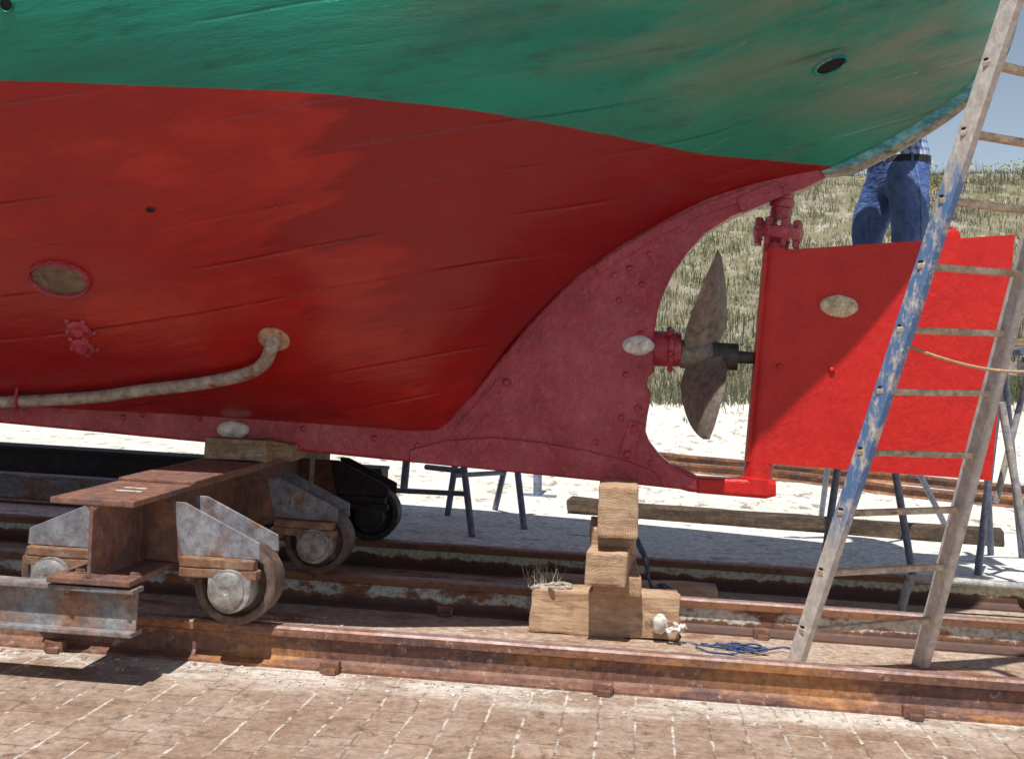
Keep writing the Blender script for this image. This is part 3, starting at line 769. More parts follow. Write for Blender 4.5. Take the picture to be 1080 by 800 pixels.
# rounded leading edge tube, pins and lugs
m.tube([at(796, 488, YC)+V((.012, 0, 0)), at(816, 262, YC)+V((.012, 0, 0))], .062, 18)
m.blob(at(877, 390, YC-.052), (.016, .016, .016), seg=10); m.blob(at(822, 386, YC-.056), (.014, .014, .014), seg=10); m.blob(at(868, 322, YC-.05), (.016, .016, .016), seg=10)
m.blob(at(997, 250, YC), (.07, .03, .05), seg=14)
rudo = m.build('rudder', MAT['rudder'], boat); rudo['label'] = 'scarlet rudder blade'
anode(885, 323, .088, .052, YC-.062, MAT['anode_tan'], rudo, R(3), .03)
m = MB()
sp = at(816, 264, YC); tp = at(823, 205, YC); d = (tp-sp).normalized()
m.lathe(sp-d*.01, d, [(0, .052), (.045, .050), (.05, .038), (.075, .038)], 20)
m.lathe(at(822, 238, YC)+d*.02, d, [(0, .05), (.06, .05), (.065, .058), (.10, .058), (.105, .052), (.17, .052)], 20)
m.build('rudder_stock', MAT['crimson'], rudo)
m = MB(); c0 = at(820, 250, YC)
m.lathe(c0-d*.012, d, [(0, .112), (.025, .118), (.05, .118), (.055, .105)], 28)
for k in range(8):
    t = 2*math.pi*k/8+.2; e1 = d.orthogonal().normalized(); e2 = d.cross(e1); q = c0+(e1*math.cos(t)+e2*math.sin(t))*.095
    m.lathe(q-d*.045, d, [(0, .014), (.028, .014), (.03, .02), (.12, .02), (.125, .012)], 6)
m.build('coupling', MAT['crimson'], rudo)
# heel bearing
m = MB()
m.prism([at(a, b_, YC-.075) for a, b_ in [(732, 503), (770, 505), (812, 506), (819, 510), (819, 523), (808, 526), (735, 520)]], (0, .15, 0), .018, 3)
m.lathe(at(797, 520, YC), d, [(0, .085), (.07, .085), (.075, .068), (.16, .066)], 28)
m.blob(at(716, 503, YC), (.13, .088, .05), Matrix.Rotation(R(24), 4, 'Y'), 18)
hbo = m.build('heel_bearing', MAT['rudder'], boat)

# ------------------------------------------------------------------ slipway trolley
XB = -1.88
tro = thing('slipway_trolley', sl(XB, Y1, RH), 'rusty steel wheeled trolley with grey gussets, carrying the keel', 'trolley')
SB = SLIP
TL = 0.0
def sb_box(b, x, y, z, sx, sy, sz, bev=.004): b.box(sl(x, y, z), (sx, sy, sz), SLIP, bev)
def tiltm(): 
    piv = sl(XB, 4.26, .45)
    return Matrix.Translation(piv+V((-.025, 0, .006))) @ SLIP @ Matrix.Rotation(R(1.2), 4, 'Z') @ Matrix.Rotation(R(.6), 4, 'X') @ SLIP.inverted() @ Matrix.Translation(-piv)
b = MB(); y0, y1 = 4.26, 8.05; ym = (y0+y1)/2
ZT = .650
sb_box(b, XB, ym, ZT-.011, .298, y1-y0, .022); sb_box(b, XB, ym, ZT-.298+.011, .298, y1-y0, .022)
sb_box(b, XB, ym, ZT-.149, .014, y1-y0-.004, .252)
# fillets at the web and the packing plate on top
for s in (-1, 1):
    for z, s2 in ((ZT-.022, -1), (ZT-.276, 1)):
        b.prism([sl(XB+s*.007, y0+.004, z), sl(XB+s*.026, y0+.004, z), sl(XB+s*.007, y0+.004, z+s2*.019)], (0, y1-y0-.008, 0))
sb_box(b, XB+.005, 5.75, ZT+.007, .306, 1.75, .014)
b.xf(tiltm()); b.build('bolster', [MAT['rust']], tro)
# bolts on the lower flange
for s_i in (-1, 1):
    for yy in (4.37,):
        b = MB()
        b.lathe(sl(XB+s_i*.10, yy, ZT-.278), (math.sin(TH), 0, math.cos(TH)), [(0, .026), (.010, .026), (.012, .019), (.022, .018)], 6)
        b.build('bolt', MAT['rust'], tro)
        b = MB(); b.lathe(sl(XB+s_i*.105, yy-.085, ZT-.335), (math.sin(TH), 0, math.cos(TH)), [(0, .014), (.028, .014)], 6); b.build('nut', MAT['clamp'], tro)
# white chalk dashes on the top flange
for k, (x, w) in enumerate(((-.0, .10), (-.012, .085))):
    b = MB(); b.box(sl(XB+x+.02, 4.55+k*.10, ZT+.0015), (w, .018, .002), SLIP)
    b.xf(tiltm()); b.build('chalk_mark', MAT['white'], tro)
def ibeam(y, x0, x1, z0, h, w, mat, name, parent=None):
    b = MB(); xm = (x0+x1)/2
    sb_box(b, xm, y, z0+h-.009, x1-x0, w, .018); sb_box(b, xm, y, z0+.009, x1-x0, w, .018); sb_box(b, xm, y, z0+h/2, x1-x0-.004, .012, h-.036, .002)
    return b.build(name, mat, parent)
ibeam(4.32, -7.5, XB+.135, ZT-.298-.003-.168, .168, .10, MAT['beam'], 'side_beam', tro)
ibeam(7.93, -7.5, XB+.16, ZT-.298-.003-.175, .175, .14, MAT['beam'], 'side_beam', tro)
def wheel(x, y, zb):
    zc = zb+RH+.157
    c = sl(x, y, zc)
    b = MB()
    b.lathe(c+V((0, -.085, 0)), (0, 1, 0), [(.034, .05), (.032, .116), (.006, .124), (0, .128), (0, .148), (.006, .157), (.026, .159), (.034, .153), (.165, .152), (.17, .146), (.17, .05)], 56)
    w = b.build('wheel', MAT['wheel'] if y < 7 else MAT['shaded_steel'], tro)
    h = MB(); hy = c+V((0, -.19, -.012))
    h.lathe(hy, (0, 1, 0), [(.004, .010), (.002, .014), (.0, .018), (.002, .055), (.006, .066), (.016, .071), (.10, .071)], 32)
    h.box(c+V((.008, -.128, .008)), (.165, .09, .062), SLIP, .006)
    h.lathe(c+V((.008, -.1765, -.014)), (0, 1, 0), [(0, .08), (.004, .083), (.15, .083)], 32)
    h.build('axle_box', MAT['hub'] if y < 7 else MAT['shaded_steel'], w)
    return w
def bracket(x, y, zb, s, rise, k=0):
    """two gusset plates either side of the wheel, with the clamp bars over the axle"""
    fx = XB+s*.150
    zt = ZT-.024+rise
    bp = MB(); bp.box(sl(XB+s*.083, y-.128, (ZT-.28+.018+zt)/2-.006), (.138, .011, zt-ZT+.28-.018-.012), SLIP, .002); bp.build('stiffener', MAT['rust'], tro)
    for dy in (-.135, .118):
        par = MB(); xe = fx+s*.30; zl = zb+RH+.262
        pts = [(fx-s*.05, zt-.012), (fx+s*.004, zt-.012), (xe, zl+.062), (xe+s*.004, zl), (fx-s*.0, zl)]
        par.prism([sl(a, y+dy, z) for a, z in pts], (0, .013, 0), .002, 1)
        po = par.build('gusset', MAT['plate'] if y < 7 else MAT['shaded_steel'], tro)
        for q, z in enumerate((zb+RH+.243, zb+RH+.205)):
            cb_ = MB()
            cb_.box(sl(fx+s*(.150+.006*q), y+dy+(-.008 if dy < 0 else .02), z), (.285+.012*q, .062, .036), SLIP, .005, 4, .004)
            cb_.build('clamp_bar', MAT['clamp'] if y < 7 else MAT['shaded_steel'], po)
        for xx in (.035, .262):
            cb_ = MB(); cb_.lathe(sl(fx+s*xx, y+dy-.012, zb+RH+.170), (0, 0, 1), [(0, .012), (.018, .012), (.02, .009), (.03, .009)], 6); cb_.build('bolt', MAT['clamp'], po)
for y, zb in ((Y1, 0), (Y2, .004), (Y3, .004)):
    rise = 0.0
    for s in (1, -1):
        wheel(XB+s*.345, y, zb); bracket(XB, y, zb, s, rise)
# keel block on the bolster and its lug
kbz = tiltm() @ sl(XB+.02, 5.95, ZT+.014)
m = MB(); m.box(kbz+V((.02, .03, .052)), (.30, .30, .098), SLIP, .006, 3, .004); m.box(kbz+V((.20, .10, .045)), (.14, .26, .08), SLIP @ Matrix.Rotation(R(8), 4, 'Y'), .006, 3, .004)
o = m.build('keel_block', MAT['oldwood'], None, None, kbz); tag(o, 'weathered wooden block wedged between trolley beam and keel', 'wood block')
# dark girder and support beyond the far side beam
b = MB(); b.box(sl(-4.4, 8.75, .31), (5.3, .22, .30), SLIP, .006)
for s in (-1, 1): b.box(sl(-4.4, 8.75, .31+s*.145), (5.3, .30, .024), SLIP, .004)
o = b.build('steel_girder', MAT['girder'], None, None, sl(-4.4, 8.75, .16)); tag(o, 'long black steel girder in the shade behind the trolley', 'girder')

# ------------------------------------------------------------------ keel crib of timbers
def timber(name, c, size, rot, label, mat='wood', bev=.011, cat='timber', jit=.008, group=None):
    b = MB(); m_ = SLIP @ rot
    b.box(c, size, m_, bev, 4, jit)
    o = b.build(name, MAT[mat], None, None, c); tag(o, label, cat, group); return o
RZ = lambda a: Matrix.Rotation(R(a), 4, 'Z')
def front(px0, px1, py0, py1, yf_, dep):
    """box whose front face spans these pixels at depth yf_"""
    A = at(px0, py1, yf_); B = at(px1, py0, yf_)
    return V(((A.x+B.x)/2, yf_+dep/2, (A.z+B.z)/2)), (abs(B.x-A.x), dep, abs(B.z-A.z))
fb = hit(636, 668, .004)
c, s_ = front(559, 716, 612, 656, 5.77, .22)
gz = (SLIP @ V((c.x, 0, .004))).z
c.z = gz+s_[2]/2+.003
timber('timber', c, s_, RZ(1), 'big tan timber lying along the front of the middle rail')
c2, s2 = front(568, 757, 613, 640, 6.27, .18); c2.z = (SLIP @ V((c2.x, 0, .004))).z+.085+.003
timber('timber', c2, (s2[0], .18, .17), RZ(0), 'tan timber lying behind the middle rail, its right end showing')
top1 = c.z+s_[2]/2
# crib pieces, laid across from front to back
def crib(px0, px1, py0, py1, yf_, dep, rz, label, mat='crib'):
    c, s = front(px0, px1, py0, py1, yf_, dep); return timber('crib_block', c, s, RZ(rz), label, mat, .012)
crib(623, 673, 607, 628, 5.68, .70, 2, 'lowest flat wooden block of the keel crib, resting on both timbers')
crib(622, 666, 583, 618, 5.58, .78, -3, 'wooden crib block with a bright sunlit end, second from the bottom')
crib(621, 668, 558, 583, 5.80, .52, 3, 'thin wooden block in the crib, jutting left below the tall top block')
crib(629, 672, 513, 567, 5.60, .72, 1, 'tall squared block at the top of the crib, right under the keel')

# ------------------------------------------------------------------ ladder (first half in view, second half beyond the right edge)
lad = thing('ladder', hit(900, 702), 'wooden folding ladder with chipped blue and white paint, standing in front of the rudder', 'ladder')
LA, LB = at(838, 702, 5.42), at(1070, -6, 4.52)
RA, RB_ = at(970, 703, 5.66), at(1078, 288, 5.10)
dl = LB-LA; dr = RB_-RA
LT = LA+dl*1.22
kr = (LT.z-RA.z)/dr.z; RT = RA+dr*kr
def stile(A, B, nside, blue, parent):
    d = (B-A).normalized(); r_ = (nside-d*nside.dot(d)).normalized(); n_ = r_.cross(d)
    b = MB(); N = 30; prev = None; hx, hn = .019, .047
    ly = b.bm.verts.layers.float.new('blue')
    for i in range(N+1):
        p = A.lerp(B, i/N); w = (mn.noise(p*5)*.002)
        ring = [b.bm.verts.new(p+r_*a*(hx+w)+n_*c_*(hn+w)) for a, c_ in ((-1, -.82), (-.7, -1), (.7, -1), (1, -.82), (1, .82), (.7, 1), (-.7, 1), (-1, .82))]
        for v in ring: v[ly] = blue
        if prev:
            for k in range(8): b.bm.faces.new((prev[k], prev[(k+1) % 8], ring[(k+1) % 8], ring[k]))
        else: b.bm.faces.new(ring)
        prev = ring
    b.bm.faces.new(prev)
    return b.build('stile', MAT['ladder'], parent), r_, n_
rdir = (RA-LA).normalized()
_, rl, nl = stile(LA, LT, rdir, 1.0, lad); stile(RA, RT, rdir, .12, lad)
LY = [665, 604, 541, 477, 413, 348, 281, 212, 141, 68, -8, -85, -160]
RY = [653, 597, 537, 480, 415, 352, 289]
def on_line(A, B, py):
    # parameter where the projected height matches
    lo, hi = -0.2, 2.0
    f = lambda t: 400-F*((A.lerp(B, t).z-HC)/(-S_*A.lerp(B, t).x+C_*A.lerp(B, t).y))
    for _ in range(50):
        mid = (lo+hi)/2
        if f(mid) > py: lo = mid
        else: hi = mid
    return A.lerp(B, lo)
step = None; pl_prev = None
for i, y in enumerate(LY):
    pl = on_line(LA, LB, y)
    if i < len(RY): pr = on_line(RA, RB_, RY[i])
    else: pr = RA+dr*((pl.z-zoff-RA.z)/dr.z)
    zoff = pl.z-pr.z
    if pl.z > LT.z-.05 or pr.z > RT.z-.03: break
    d = (pr-pl).normalized()
    b = MB(); ang = nl
    A_, B_ = pl-d*.022, pr+d*.020
    xd = d; zd = (V((0, 0, 1))-xd*xd.z).normalized(); yd = zd.cross(xd)
    mt = Matrix((xd, yd, zd)).transposed().to_4x4()
    b.box((A_+B_)/2, ((B_-A_).length, .042, .025), mt, .006)
    b.build('rung', MAT['rung'], lad)
    mb = MB(); mb.box(pl-rl*.0165+V((0, 0, .012)), (.004, .030, .018), mt, 0)
    mb.build('mortise', MAT['dark_hole'], lad)
# second half
hd = (LT-LA); mir = V((dl.x, dl.y, 0)).normalized()
lean = V((hd.x, hd.y, 0)).length
for A, B in ((LA, LT), (RA, RT)):
    foot = V((A.x, A.y, 0))+mir*(2*lean+.12); foot.z = (SLIP @ V((foot.x, 0, 0))).z+.02
    stile(foot, B+mir*.06, rdir, 0.0, lad)
fA = V((LA.x, LA.y, 0))+mir*(2*lean+.12); fA.z = -.1; fB = V((RA.x, RA.y, 0))+mir*(2*lean+.12); fB.z = -.1
for k in range(1, 9):
    f = k/10; b = MB(); b.tube([fA.lerp(LT, f), fB.lerp(RT, f)], .014, 8); b.build('rung', MAT['rung'], lad)
# spreader cord
pa = on_line(LA, LB, 362); pb = pa+V((.75, -.05, -.06))
b = MB(); b.tube([pa.lerp(pb, t)+V((0, 0, -.075*math.sin(math.pi*min(1, t*1.0)))) for t in [k/16 for k in range(17)]], .006, 6); b.build('cord', MAT['string'], lad)

# ------------------------------------------------------------------ trestles and staging behind the boat
def leg(parent, pts, r=.022, mat='bluepipe', name='leg'):
    b = MB(); b.tube(pts, r, 12); return b.build(name, MAT[mat], parent)
AP = .160
tr = thing('trestle', hit(500, 560, AP), 'low blue grey tube trestle standing on the apron under the keel', 'trestle')
f1, f2, f3 = hit(498, 566, AP), hit(472, 543, AP), hit(553, 558, AP)
f4 = f3+(f2-f1)
a1 = at(485, 470, (f1.y+f2.y)/2); a1.z = .82; a2 = at(541, 470, (f3.y+f4.y)/2); a2.z = .80
leg(tr, [f1, a1]); leg(tr, [f2, a1]); leg(tr, [f3, a2]); leg(tr, [f4, a2])
leg(tr, [a1-(a2-a1)*.3, a2+(a2-a1)*.3], .03, name='top_bar')
leg(tr, [f1.lerp(a1, .40)-V((.5, -.1, -.01)), f1.lerp(a1, .40)], .017, name='brace'); leg(tr, [f2.lerp(a1, .5), f4.lerp(a2, .5)], .017, name='brace'); leg(tr, [f1.lerp(a1, .62)-V((.3, -.35, 0)), f1.lerp(a1, .62)], .019, name='brace')
leg(tr, [f2.lerp(a1, .5)-V((.34, 0, .12)), f2.lerp(a1, .5)-V((.30, -.02, -.35))], .026); 
# post with base plate further out
pp_ = hit(567, 523, AP); st = thing('prop_post', pp_, 'upright blue post on a square base plate beyond the low trestle', 'post')
leg(st, [pp_+V((0, 0, .008)), pp_+V((.0, 0, .75))], .036, name='tube'); b = MB(); b.box(pp_+V((0, 0, .006)), (.32, .2, .012), SLIP, .002); b.build('base_plate', MAT['bluepipe'], st)
# staging behind the rudder: two trestles with a plank
PZ = 1.40; PY = 7.62
def trestle_tall(xa, feet, label, mats):
    apex = V((xa, PY, PZ-.10))
    t = thing('trestle', hit(1020, 604, AP), label, 'trestle')
    for (px, py, my), off in zip(feet, ((-.1, -.22), (.1, -.22), (-.1, .22), (.1, .22))):
        g0 = hit(px, py, AP) if my is None else V((px, my, 0))
        if my is not None: g0.z = (SLIP @ V((px, 0, AP))).z
        leg(t, [g0, apex+V((off[0]*.6, off[1], 0))], .021, mats)
    leg(t, [apex+V((0, -.42, .025)), apex+V((0, .42, .025))], .026, mats, 'top_bar')
    return t
X1 = at(1058, 392, PY).x
t1 = trestle_tall(X1, [(1031, 606, None), (1096, 606, None), (1045, 585, None), (1078, 588, None)], 'tall blue grey trestle at the right edge, behind the rudder', 'bluepipe')
m = MB(); q = at(1072, 390, 7.3); m.box(q+V((.1, 0, 0)), (.30, .05, .075), SLIP, .004); m.build('cross_bar', MAT['greypipe'], t1)
leg(t1, [at(1056, 424, 7.2), at(1088, 606, 7.2)], .022, 'greypipe'); leg(t1, [at(1050, 530, 7.36), at(1090, 370, 7.36)], .018, 'greypipe', 'brace')
X2 = at(905, 392, PY).x
t2 = trestle_tall(X2, [(868, 598, None), (963, 608, None), (866, 546, None), (1000, 560, None)], 'tall trestle hidden behind the rudder, one leg leaning past the ladder', 'bluepipe')
b = MB()
b.box(((X1+X2)/2-.02, PY, PZ-.022+.0), (X1-X2+.25, .34, .04), Matrix.Identity(4), .004, 3, .003)
o = b.build('staging_plank', MAT['oldwood'], None, None, ((X1+X2)/2, PY, PZ)); tag(o, 'staging plank the man stands on, behind the rudder', 'plank')
# pale bent tube lying across by the third rail
p0 = hit(950, 646, .004); pb_ = [p0, p0+V((.035, .02, .13)), p0+V((.06, .03, .165)), p0+V((.10, .03, .178)), p0+V((.7, .06, .135)), p0+V((1.6, .1, .08))]
b = MB(); b.tube(catmull(pb_, 5), .024, 12); o = b.build('bent_tube', MAT['greypipe'], None, None, p0); tag(o, 'pale bent tube lying across the rails behind the ladder foot', 'tube')
# log
lp0, lp1 = hit(598, 541, AP), hit(1062, 577, AP)
b = MB(); d = lp1-lp0; L_ = d.length; ang = math.atan2(d.y, d.x)
b.box((lp0+lp1)/2+V((0, .10, .054)), (L_, .20, .105), SLIP @ Matrix.Rotation(ang, 4, 'Z'), .022, 10, .022)
o = b.build('log', MAT['log'], None, None, (lp0+lp1)/2); tag(o, 'long dark weathered baulk lying on the apron behind the rudder', 'baulk')

# ------------------------------------------------------------------ ropes and bits
def tangle(c, rx, ry, rz, n, r, seed):
    rnd = random.Random(seed); pts = []; p = V((rnd.uniform(-1, 1), rnd.uniform(-1, 1), .4)); v = V((rnd.uniform(-1, 1), rnd.uniform(-1, 1), 0))
    for i in range(n):
        v = (v*.72+V((rnd.gauss(0, .5), rnd.gauss(0, .5), rnd.gauss(0, .35))))
        p = p+v*.28
        if p.length > 1: v -= p*.5; p = p*(1/max(1, p.length))
        pts.append(V((c[0]+p.x*rx, c[1]+p.y*ry, c[2]+abs(p.z)*rz)))
    return catmull(pts, 3)
c = hit(775, 686, .004); b = MB()
for k in range(4): b.tube(tangle(c+V((random.uniform(-.05, .05), random.uniform(-.05, .05), .006)), .14, .10, .03, 26, .004, 11+k), .0042, 5)
b.tube(catmull([c+V((x, y, .01)) for x, y in ((-.25, .14), (-.15, .06), (-.05, .02), (.1, -.03), (.22, .05), (.27, -.06))], 6), .005, 6)
o = b.build('blue_rope', MAT['rope_blue'], None, None, c); tag(o, 'blue rope tangle on the ground beside the near rail', 'rope')
c = at(697, 660, 5.72); b = MB(); b.blob(c+V((0, .02, .012)), (.036, .03, .046), None, 22, .022, 26)
for k in range(3): b.tube(tangle(c+V((.07, .0, -.025)), .045, .04, .045, 22, .006, 31+k), .008, 6)
o = b.build('rope_knot', [MAT['white']], None, None, c); tag(o, 'whitish frayed rope knot at the right end of the big timber', 'rope')
c = at(578, 602, 5.80); c.z = top1+.012; b = MB()
for k in range(2): b.tube(tangle(c+V((.02, 0, 0)), .10, .05, .03, 24, .006, 41+k), .009, 6)
rn = random.Random(5)
for k in range(40):
    q = c+V((rn.uniform(-.09, .05), rn.uniform(0, .1), 0)); e = q+V((rn.uniform(-.05, .05), rn.uniform(-.02, .05), rn.uniform(.03, .11))); b.tube([q, (q+e)/2+V((rn.uniform(-.02, .02), 0, 0)), e], [.0018, .0014, .0008], 4)
o = b.build('frayed_rope', MAT['rope_grey'], None, None, c); tag(o, 'grey frayed rope end on the left end of the big timber', 'rope')
# the pale cord wrapped on the front timber
# blue rope hanging beside the crib
b = MB(); q0 = at(672, 565, 5.95)
pts = [at(672, 566, 5.95), at(677, 580, 6.0), at(681, 592, 6.02), at(685, 606, 6.08), at(688, 620, 6.15)]
for k in range(4):
    b.tube(catmull([p+V((random.uniform(-.012, .012), random.uniform(-.02, .02), 0)) for p in pts], 5), .006, 6)
b.tube(tangle(at(700, 622, 6.2), .06, .05, .03, 26, .004, 77), .005, 5)
o = b.build('blue_rope', MAT['rope_blue'], None, None, q0); tag(o, 'blue rope hanging down beside the crib blocks', 'rope')

# chips and shell grit along the rail foot
b = MB(); rn = random.Random(21)
for k in range(420):
    y = 4.74-abs(rn.gauss(0, .13)) if k < 300 else rn.uniform(4.95, 5.9)
    x = rn.uniform(-2.6, 2.4); r = rn.uniform(.003, .010)*(1.5 if rn.random() < .1 else 1)
    if abs(y-4.82) < .075: continue
    vs = []
    bb = bmesh.new(); bmesh.ops.create_icosphere(bb, subdivisions=1, radius=1)
    mt = Matrix.Rotation(rn.uniform(0, 6), 3, 'Z')
    for v in bb.verts:
        v.co = mt @ V((v.co.x*r*rn.uniform(1, 1.7), v.co.y*r, v.co.z*r*.5)); v.co += sl(x, y, .006 if y > 4.77 else .002)
    b.add(bb)
o = b.build('grit', weathered('grit_pale', (.55, .5, .44), [((.3, .2, .14), 9, .5, .6)], .9), None); tag(o, 'pale chips and shell grit scattered along the rails', 'grit', None, 'stuff')

# ------------------------------------------------------------------ dune vegetation
rn = random.Random(3)
b = MB()
def clump(X, Y, hmax, n, spread):
    z = ground_z(X, Y)-.02
    for k in range(n):
        a = rn.uniform(0, 6.283); h = hmax*rn.uniform(.5, 1.0); ln = rn.uniform(.1, .65)*h
        p0 = V((X+rn.gauss(0, spread), Y+rn.gauss(0, spread), z)); dv = V((math.cos(a), math.sin(a), 0)); w = V((-dv.y, dv.x, 0))*rn.uniform(.005, .011)
        p1 = p0+dv*ln*.35+V((0, 0, h*.6)); p2 = p0+dv*ln+V((0, 0, h))
        v = [b.bm.verts.new(q) for q in (p0-w, p0+w, p1+w*.8, p1-w*.8, p2)]
        b.bm.faces.new((v[0], v[1], v[2], v[3])); b.bm.faces.new((v[3], v[2], v[4]))
cnt = 0
while cnt < 15000:
    Y = 18.6+(rn.random()**1.2)*20; X = rn.uniform(-4, 15) if rn.random() < .78 else rn.uniform(-22, 30)
    dens = mn.noise(V((X*.45, Y*.45, 9)))+mn.noise(V((X*1.3, Y*1.3, 2)))*.6
    if dens < rn.uniform(-.75, .45): continue
    cnt += 1
    clump(X, Y, (rn.uniform(.07, .24) if rn.random() < .86 else rn.uniform(.25, .5))*(1.25 if Y < 24 else .9), rn.randint(5, 9), .11)
for k in range(260):
    Y = rn.uniform(17.2, 19); X = rn.uniform(-8, 14); clump(X, Y, rn.uniform(.08, .22), 6, .07)
o = b.build('dune_grass', MAT['grass']); tag(o, 'dry straw and olive grass growing over the dune', 'grass', None, 'stuff')
b = MB()
for k in range(60):
    Y = rn.uniform(31, 36.5); X = Y*rn.uniform(.18, .36) if k < 45 else Y*rn.uniform(-.1, .5); z = ground_z(X, Y)
    for q in range(rn.randint(3, 7)):
        c = V((X+rn.gauss(0, .14), Y+rn.gauss(0, .14), z+rn.uniform(.15, .38)))
        for t in range(3):
            a = rn.uniform(0, 6.28); e = V((math.cos(a), math.sin(a), rn.uniform(-.3, .5)))*.035; g_ = V((-e.y, e.x, .02))
            vs = [b.bm.verts.new(c+e), b.bm.verts.new(c+g_), b.bm.verts.new(c-e), b.bm.verts.new(c-g_)]; b.bm.faces.new(vs)
o = b.build('yellow_flowers', MAT['flower']); tag(o, 'small yellow flowers dotted over the dune crest', 'flowers', None, 'stuff')

# ------------------------------------------------------------------ the man on the staging
def skin_mesh(joints, edges, name, subd=2):
    me = bpy.data.meshes.new(name); me.from_pydata([j[0] for j in joints], edges, [])
    ob = bpy.data.objects.new(name, me); COL.objects.link(ob)
    md = ob.modifiers.new('s', 'SKIN'); md.branch_smoothing = .4
    sv = me.skin_vertices[0].data
    for i, j in enumerate(joints):
        sv[i].radius = j[1] if isinstance(j[1], tuple) else (j[1], j[1]); sv[i].use_root = (i == 0)
    m2 = ob.modifiers.new('d', 'SUBSURF'); m2.levels = subd; m2.render_levels = subd
    dg = bpy.context.evaluated_depsgraph_get(); dg.update()
    res = bpy.data.meshes.new_from_object(ob.evaluated_get(dg)); bpy.data.objects.remove(ob); bpy.data.meshes.remove(me)
    return res
hip_px = at(949, 200, PY)
mx, my = hip_px.x, PY
man = thing('person', (mx, my, PZ), 'man in blue jeans, black belt and checked shirt standing behind the rudder', 'person')
# local frame: faces -x (towards the boat), slightly to the camera; left side (+l) is towards the camera
fw = V((-.93, -.36, 0)).normalized(); lf = V((.36, -.93, 0)).normalized()      # lf: his left, towards the camera
def Q(f, l, z): return V((mx, my, PZ))+fw*f+lf*l+V((0, 0, z))
J = [(Q(.0, 0, .98), (.19, .165)), (Q(0, 0, 1.12), (.185, .155)), (Q(.02, 0, 1.30), (.185, .145)), (Q(.02, 0, 1.46), (.15, .105)), (Q(.02, 0, 1.56), .065), (Q(.045, 0, 1.64), .055),
     (Q(.0, .105, .88), .138), (Q(.02, .13, .70), .118), (Q(.03, .135, .50), .095), (Q(.02, .135, .32), .070), (Q(-.02, .14, .10), .062),
     (Q(.03, -.11, .88), .135), (Q(.12, -.13, .70), .118), (Q(.15, -.125, .50), .078), (Q(.12, -.13, .32), .070), (Q(.09, -.13, .10), .062),
     (Q(.02, .20, 1.47), .07), (Q(.10, .27, 1.26), .052), (Q(.30, .20, 1.14), .042), (Q(.36, .16, 1.12), .034),
     (Q(.02, -.20, 1.47), .07), (Q(.14, -.27, 1.27), .052), (Q(.34, -.22, 1.30), .042), (Q(.42, -.20, 1.32), .034)]
E = [(0, 1), (1, 2), (2, 3), (3, 4), (4, 5), (0, 6), (6, 7), (7, 8), (8, 9), (9, 10), (0, 11), (11, 12), (12, 13), (13, 14), (14, 15), (3, 16), (16, 17), (17, 18), (18, 19), (3, 20), (20, 21), (21, 22), (22, 23)]
bodyme = skin_mesh(J, E, 'body_tmp')
pb2 = MB(); pb2.bm.from_mesh(bodyme)
for v in pb2.bm.verts:                                    # cloth folds
    v.co += mn.noise_vector(V((v.co.x*7, v.co.y*7, v.co.z*14)))*.007
for f in pb2.bm.faces:
    z = f.calc_center_median().z-PZ; cc = f.calc_center_median()-V((mx, my, PZ))
    f.smooth = True
    ff = cc.dot(fw)
    f.material_index = 0 if z < 1.03 else 1
    if z > 1.535 and abs(cc.dot(lf)) < .12: f.material_index = 2
    if ff > .345: f.material_index = 2
def addp(fn, mi):
    n0 = len(pb2.bm.faces); fn(); pb2.bm.faces.ensure_lookup_table()
    for f in pb2.bm.faces[n0:]: f.material_index = mi
# head
def head():
    bb = bmesh.new(); bmesh.ops.create_uvsphere(bb, u_segments=28, v_segments=20, radius=1)
    for v in bb.verts:
        x, y, z = v.co          # x forward, y side, z up
        jaw = 1-.28*max(0, -z)*(1 if x > -.3 else .6)
        px_ = x*.098*(1-.12*max(0, -z)); 
        nose = .026*math.exp(-((y/.16)**2+((z+.12)/.17)**2))*(1 if x > .5 else 0); brow = .006*math.exp(-(((z-.2)/.1)**2))*(1 if x > .5 else 0)
        eye = -.010*(math.exp(-(((abs(y)-.36)/.15)**2+((z-.05)/.12)**2)) if x > .4 else 0); chin = .012*math.exp(-(((z+.82)/.16)**2+(y/.4)**2))*(1 if x > 0 else 0)
        mouth = -.005*(math.exp(-((y/.28)**2+((z+.46)/.04)**2)) if x > .5 else 0)
        v.co = Q(.07+px_+nose+brow+eye+chin+mouth, y*.076*jaw, 1.73+z*.122)
    pb2.add(bb)
    for s in (-1, 1): pb2.blob(Q(.055, s*.077, 1.725), (.016, .016, .032), seg=10)
addp(head, 2)
def hand(wr, dirv, side, upv):
    def fn():
        pb2.blob(wr+dirv*.05, (.042, .042, .042), seg=12)
        pb2.tube([wr-dirv*.02, wr+dirv*.04, wr+dirv*.085], [.030, .040, .036], 10)
        for k, ln in enumerate((.068, .078, .072, .055)):
            base = wr+dirv*.085+side*((k-1.5)*.021)
            pb2.tube([base-dirv*.02, base+dirv*ln*.5, base+dirv*ln*.8-upv*.018, base+dirv*ln-upv*.042], [.010, .0095, .009, .0075], 8)
        tb = wr+dirv*.03-side*.036
        pb2.tube([tb, tb+dirv*.03-side*.022, tb+dirv*.058-side*.024-upv*.01], [.012, .011, .009], 8)
    addp(fn, 2)
hand(J[19][0], (fw*.9+V((0, 0, -.2))).normalized(), lf*-1, V((0, 0, 1)))
hand(J[23][0], (fw*.9+V((0, 0, .25))).normalized(), lf, V((0, 0, 1)))
addp(lambda: [pb2.blob(Q(.142, s*.028, 1.737), (.010, .010, .008), seg=8) for s in (-1, 1)], 3)
pb2.build('body', [MAT['denim'], MAT['shirt'], MAT['skin'], MAT['dark_hole']], man)
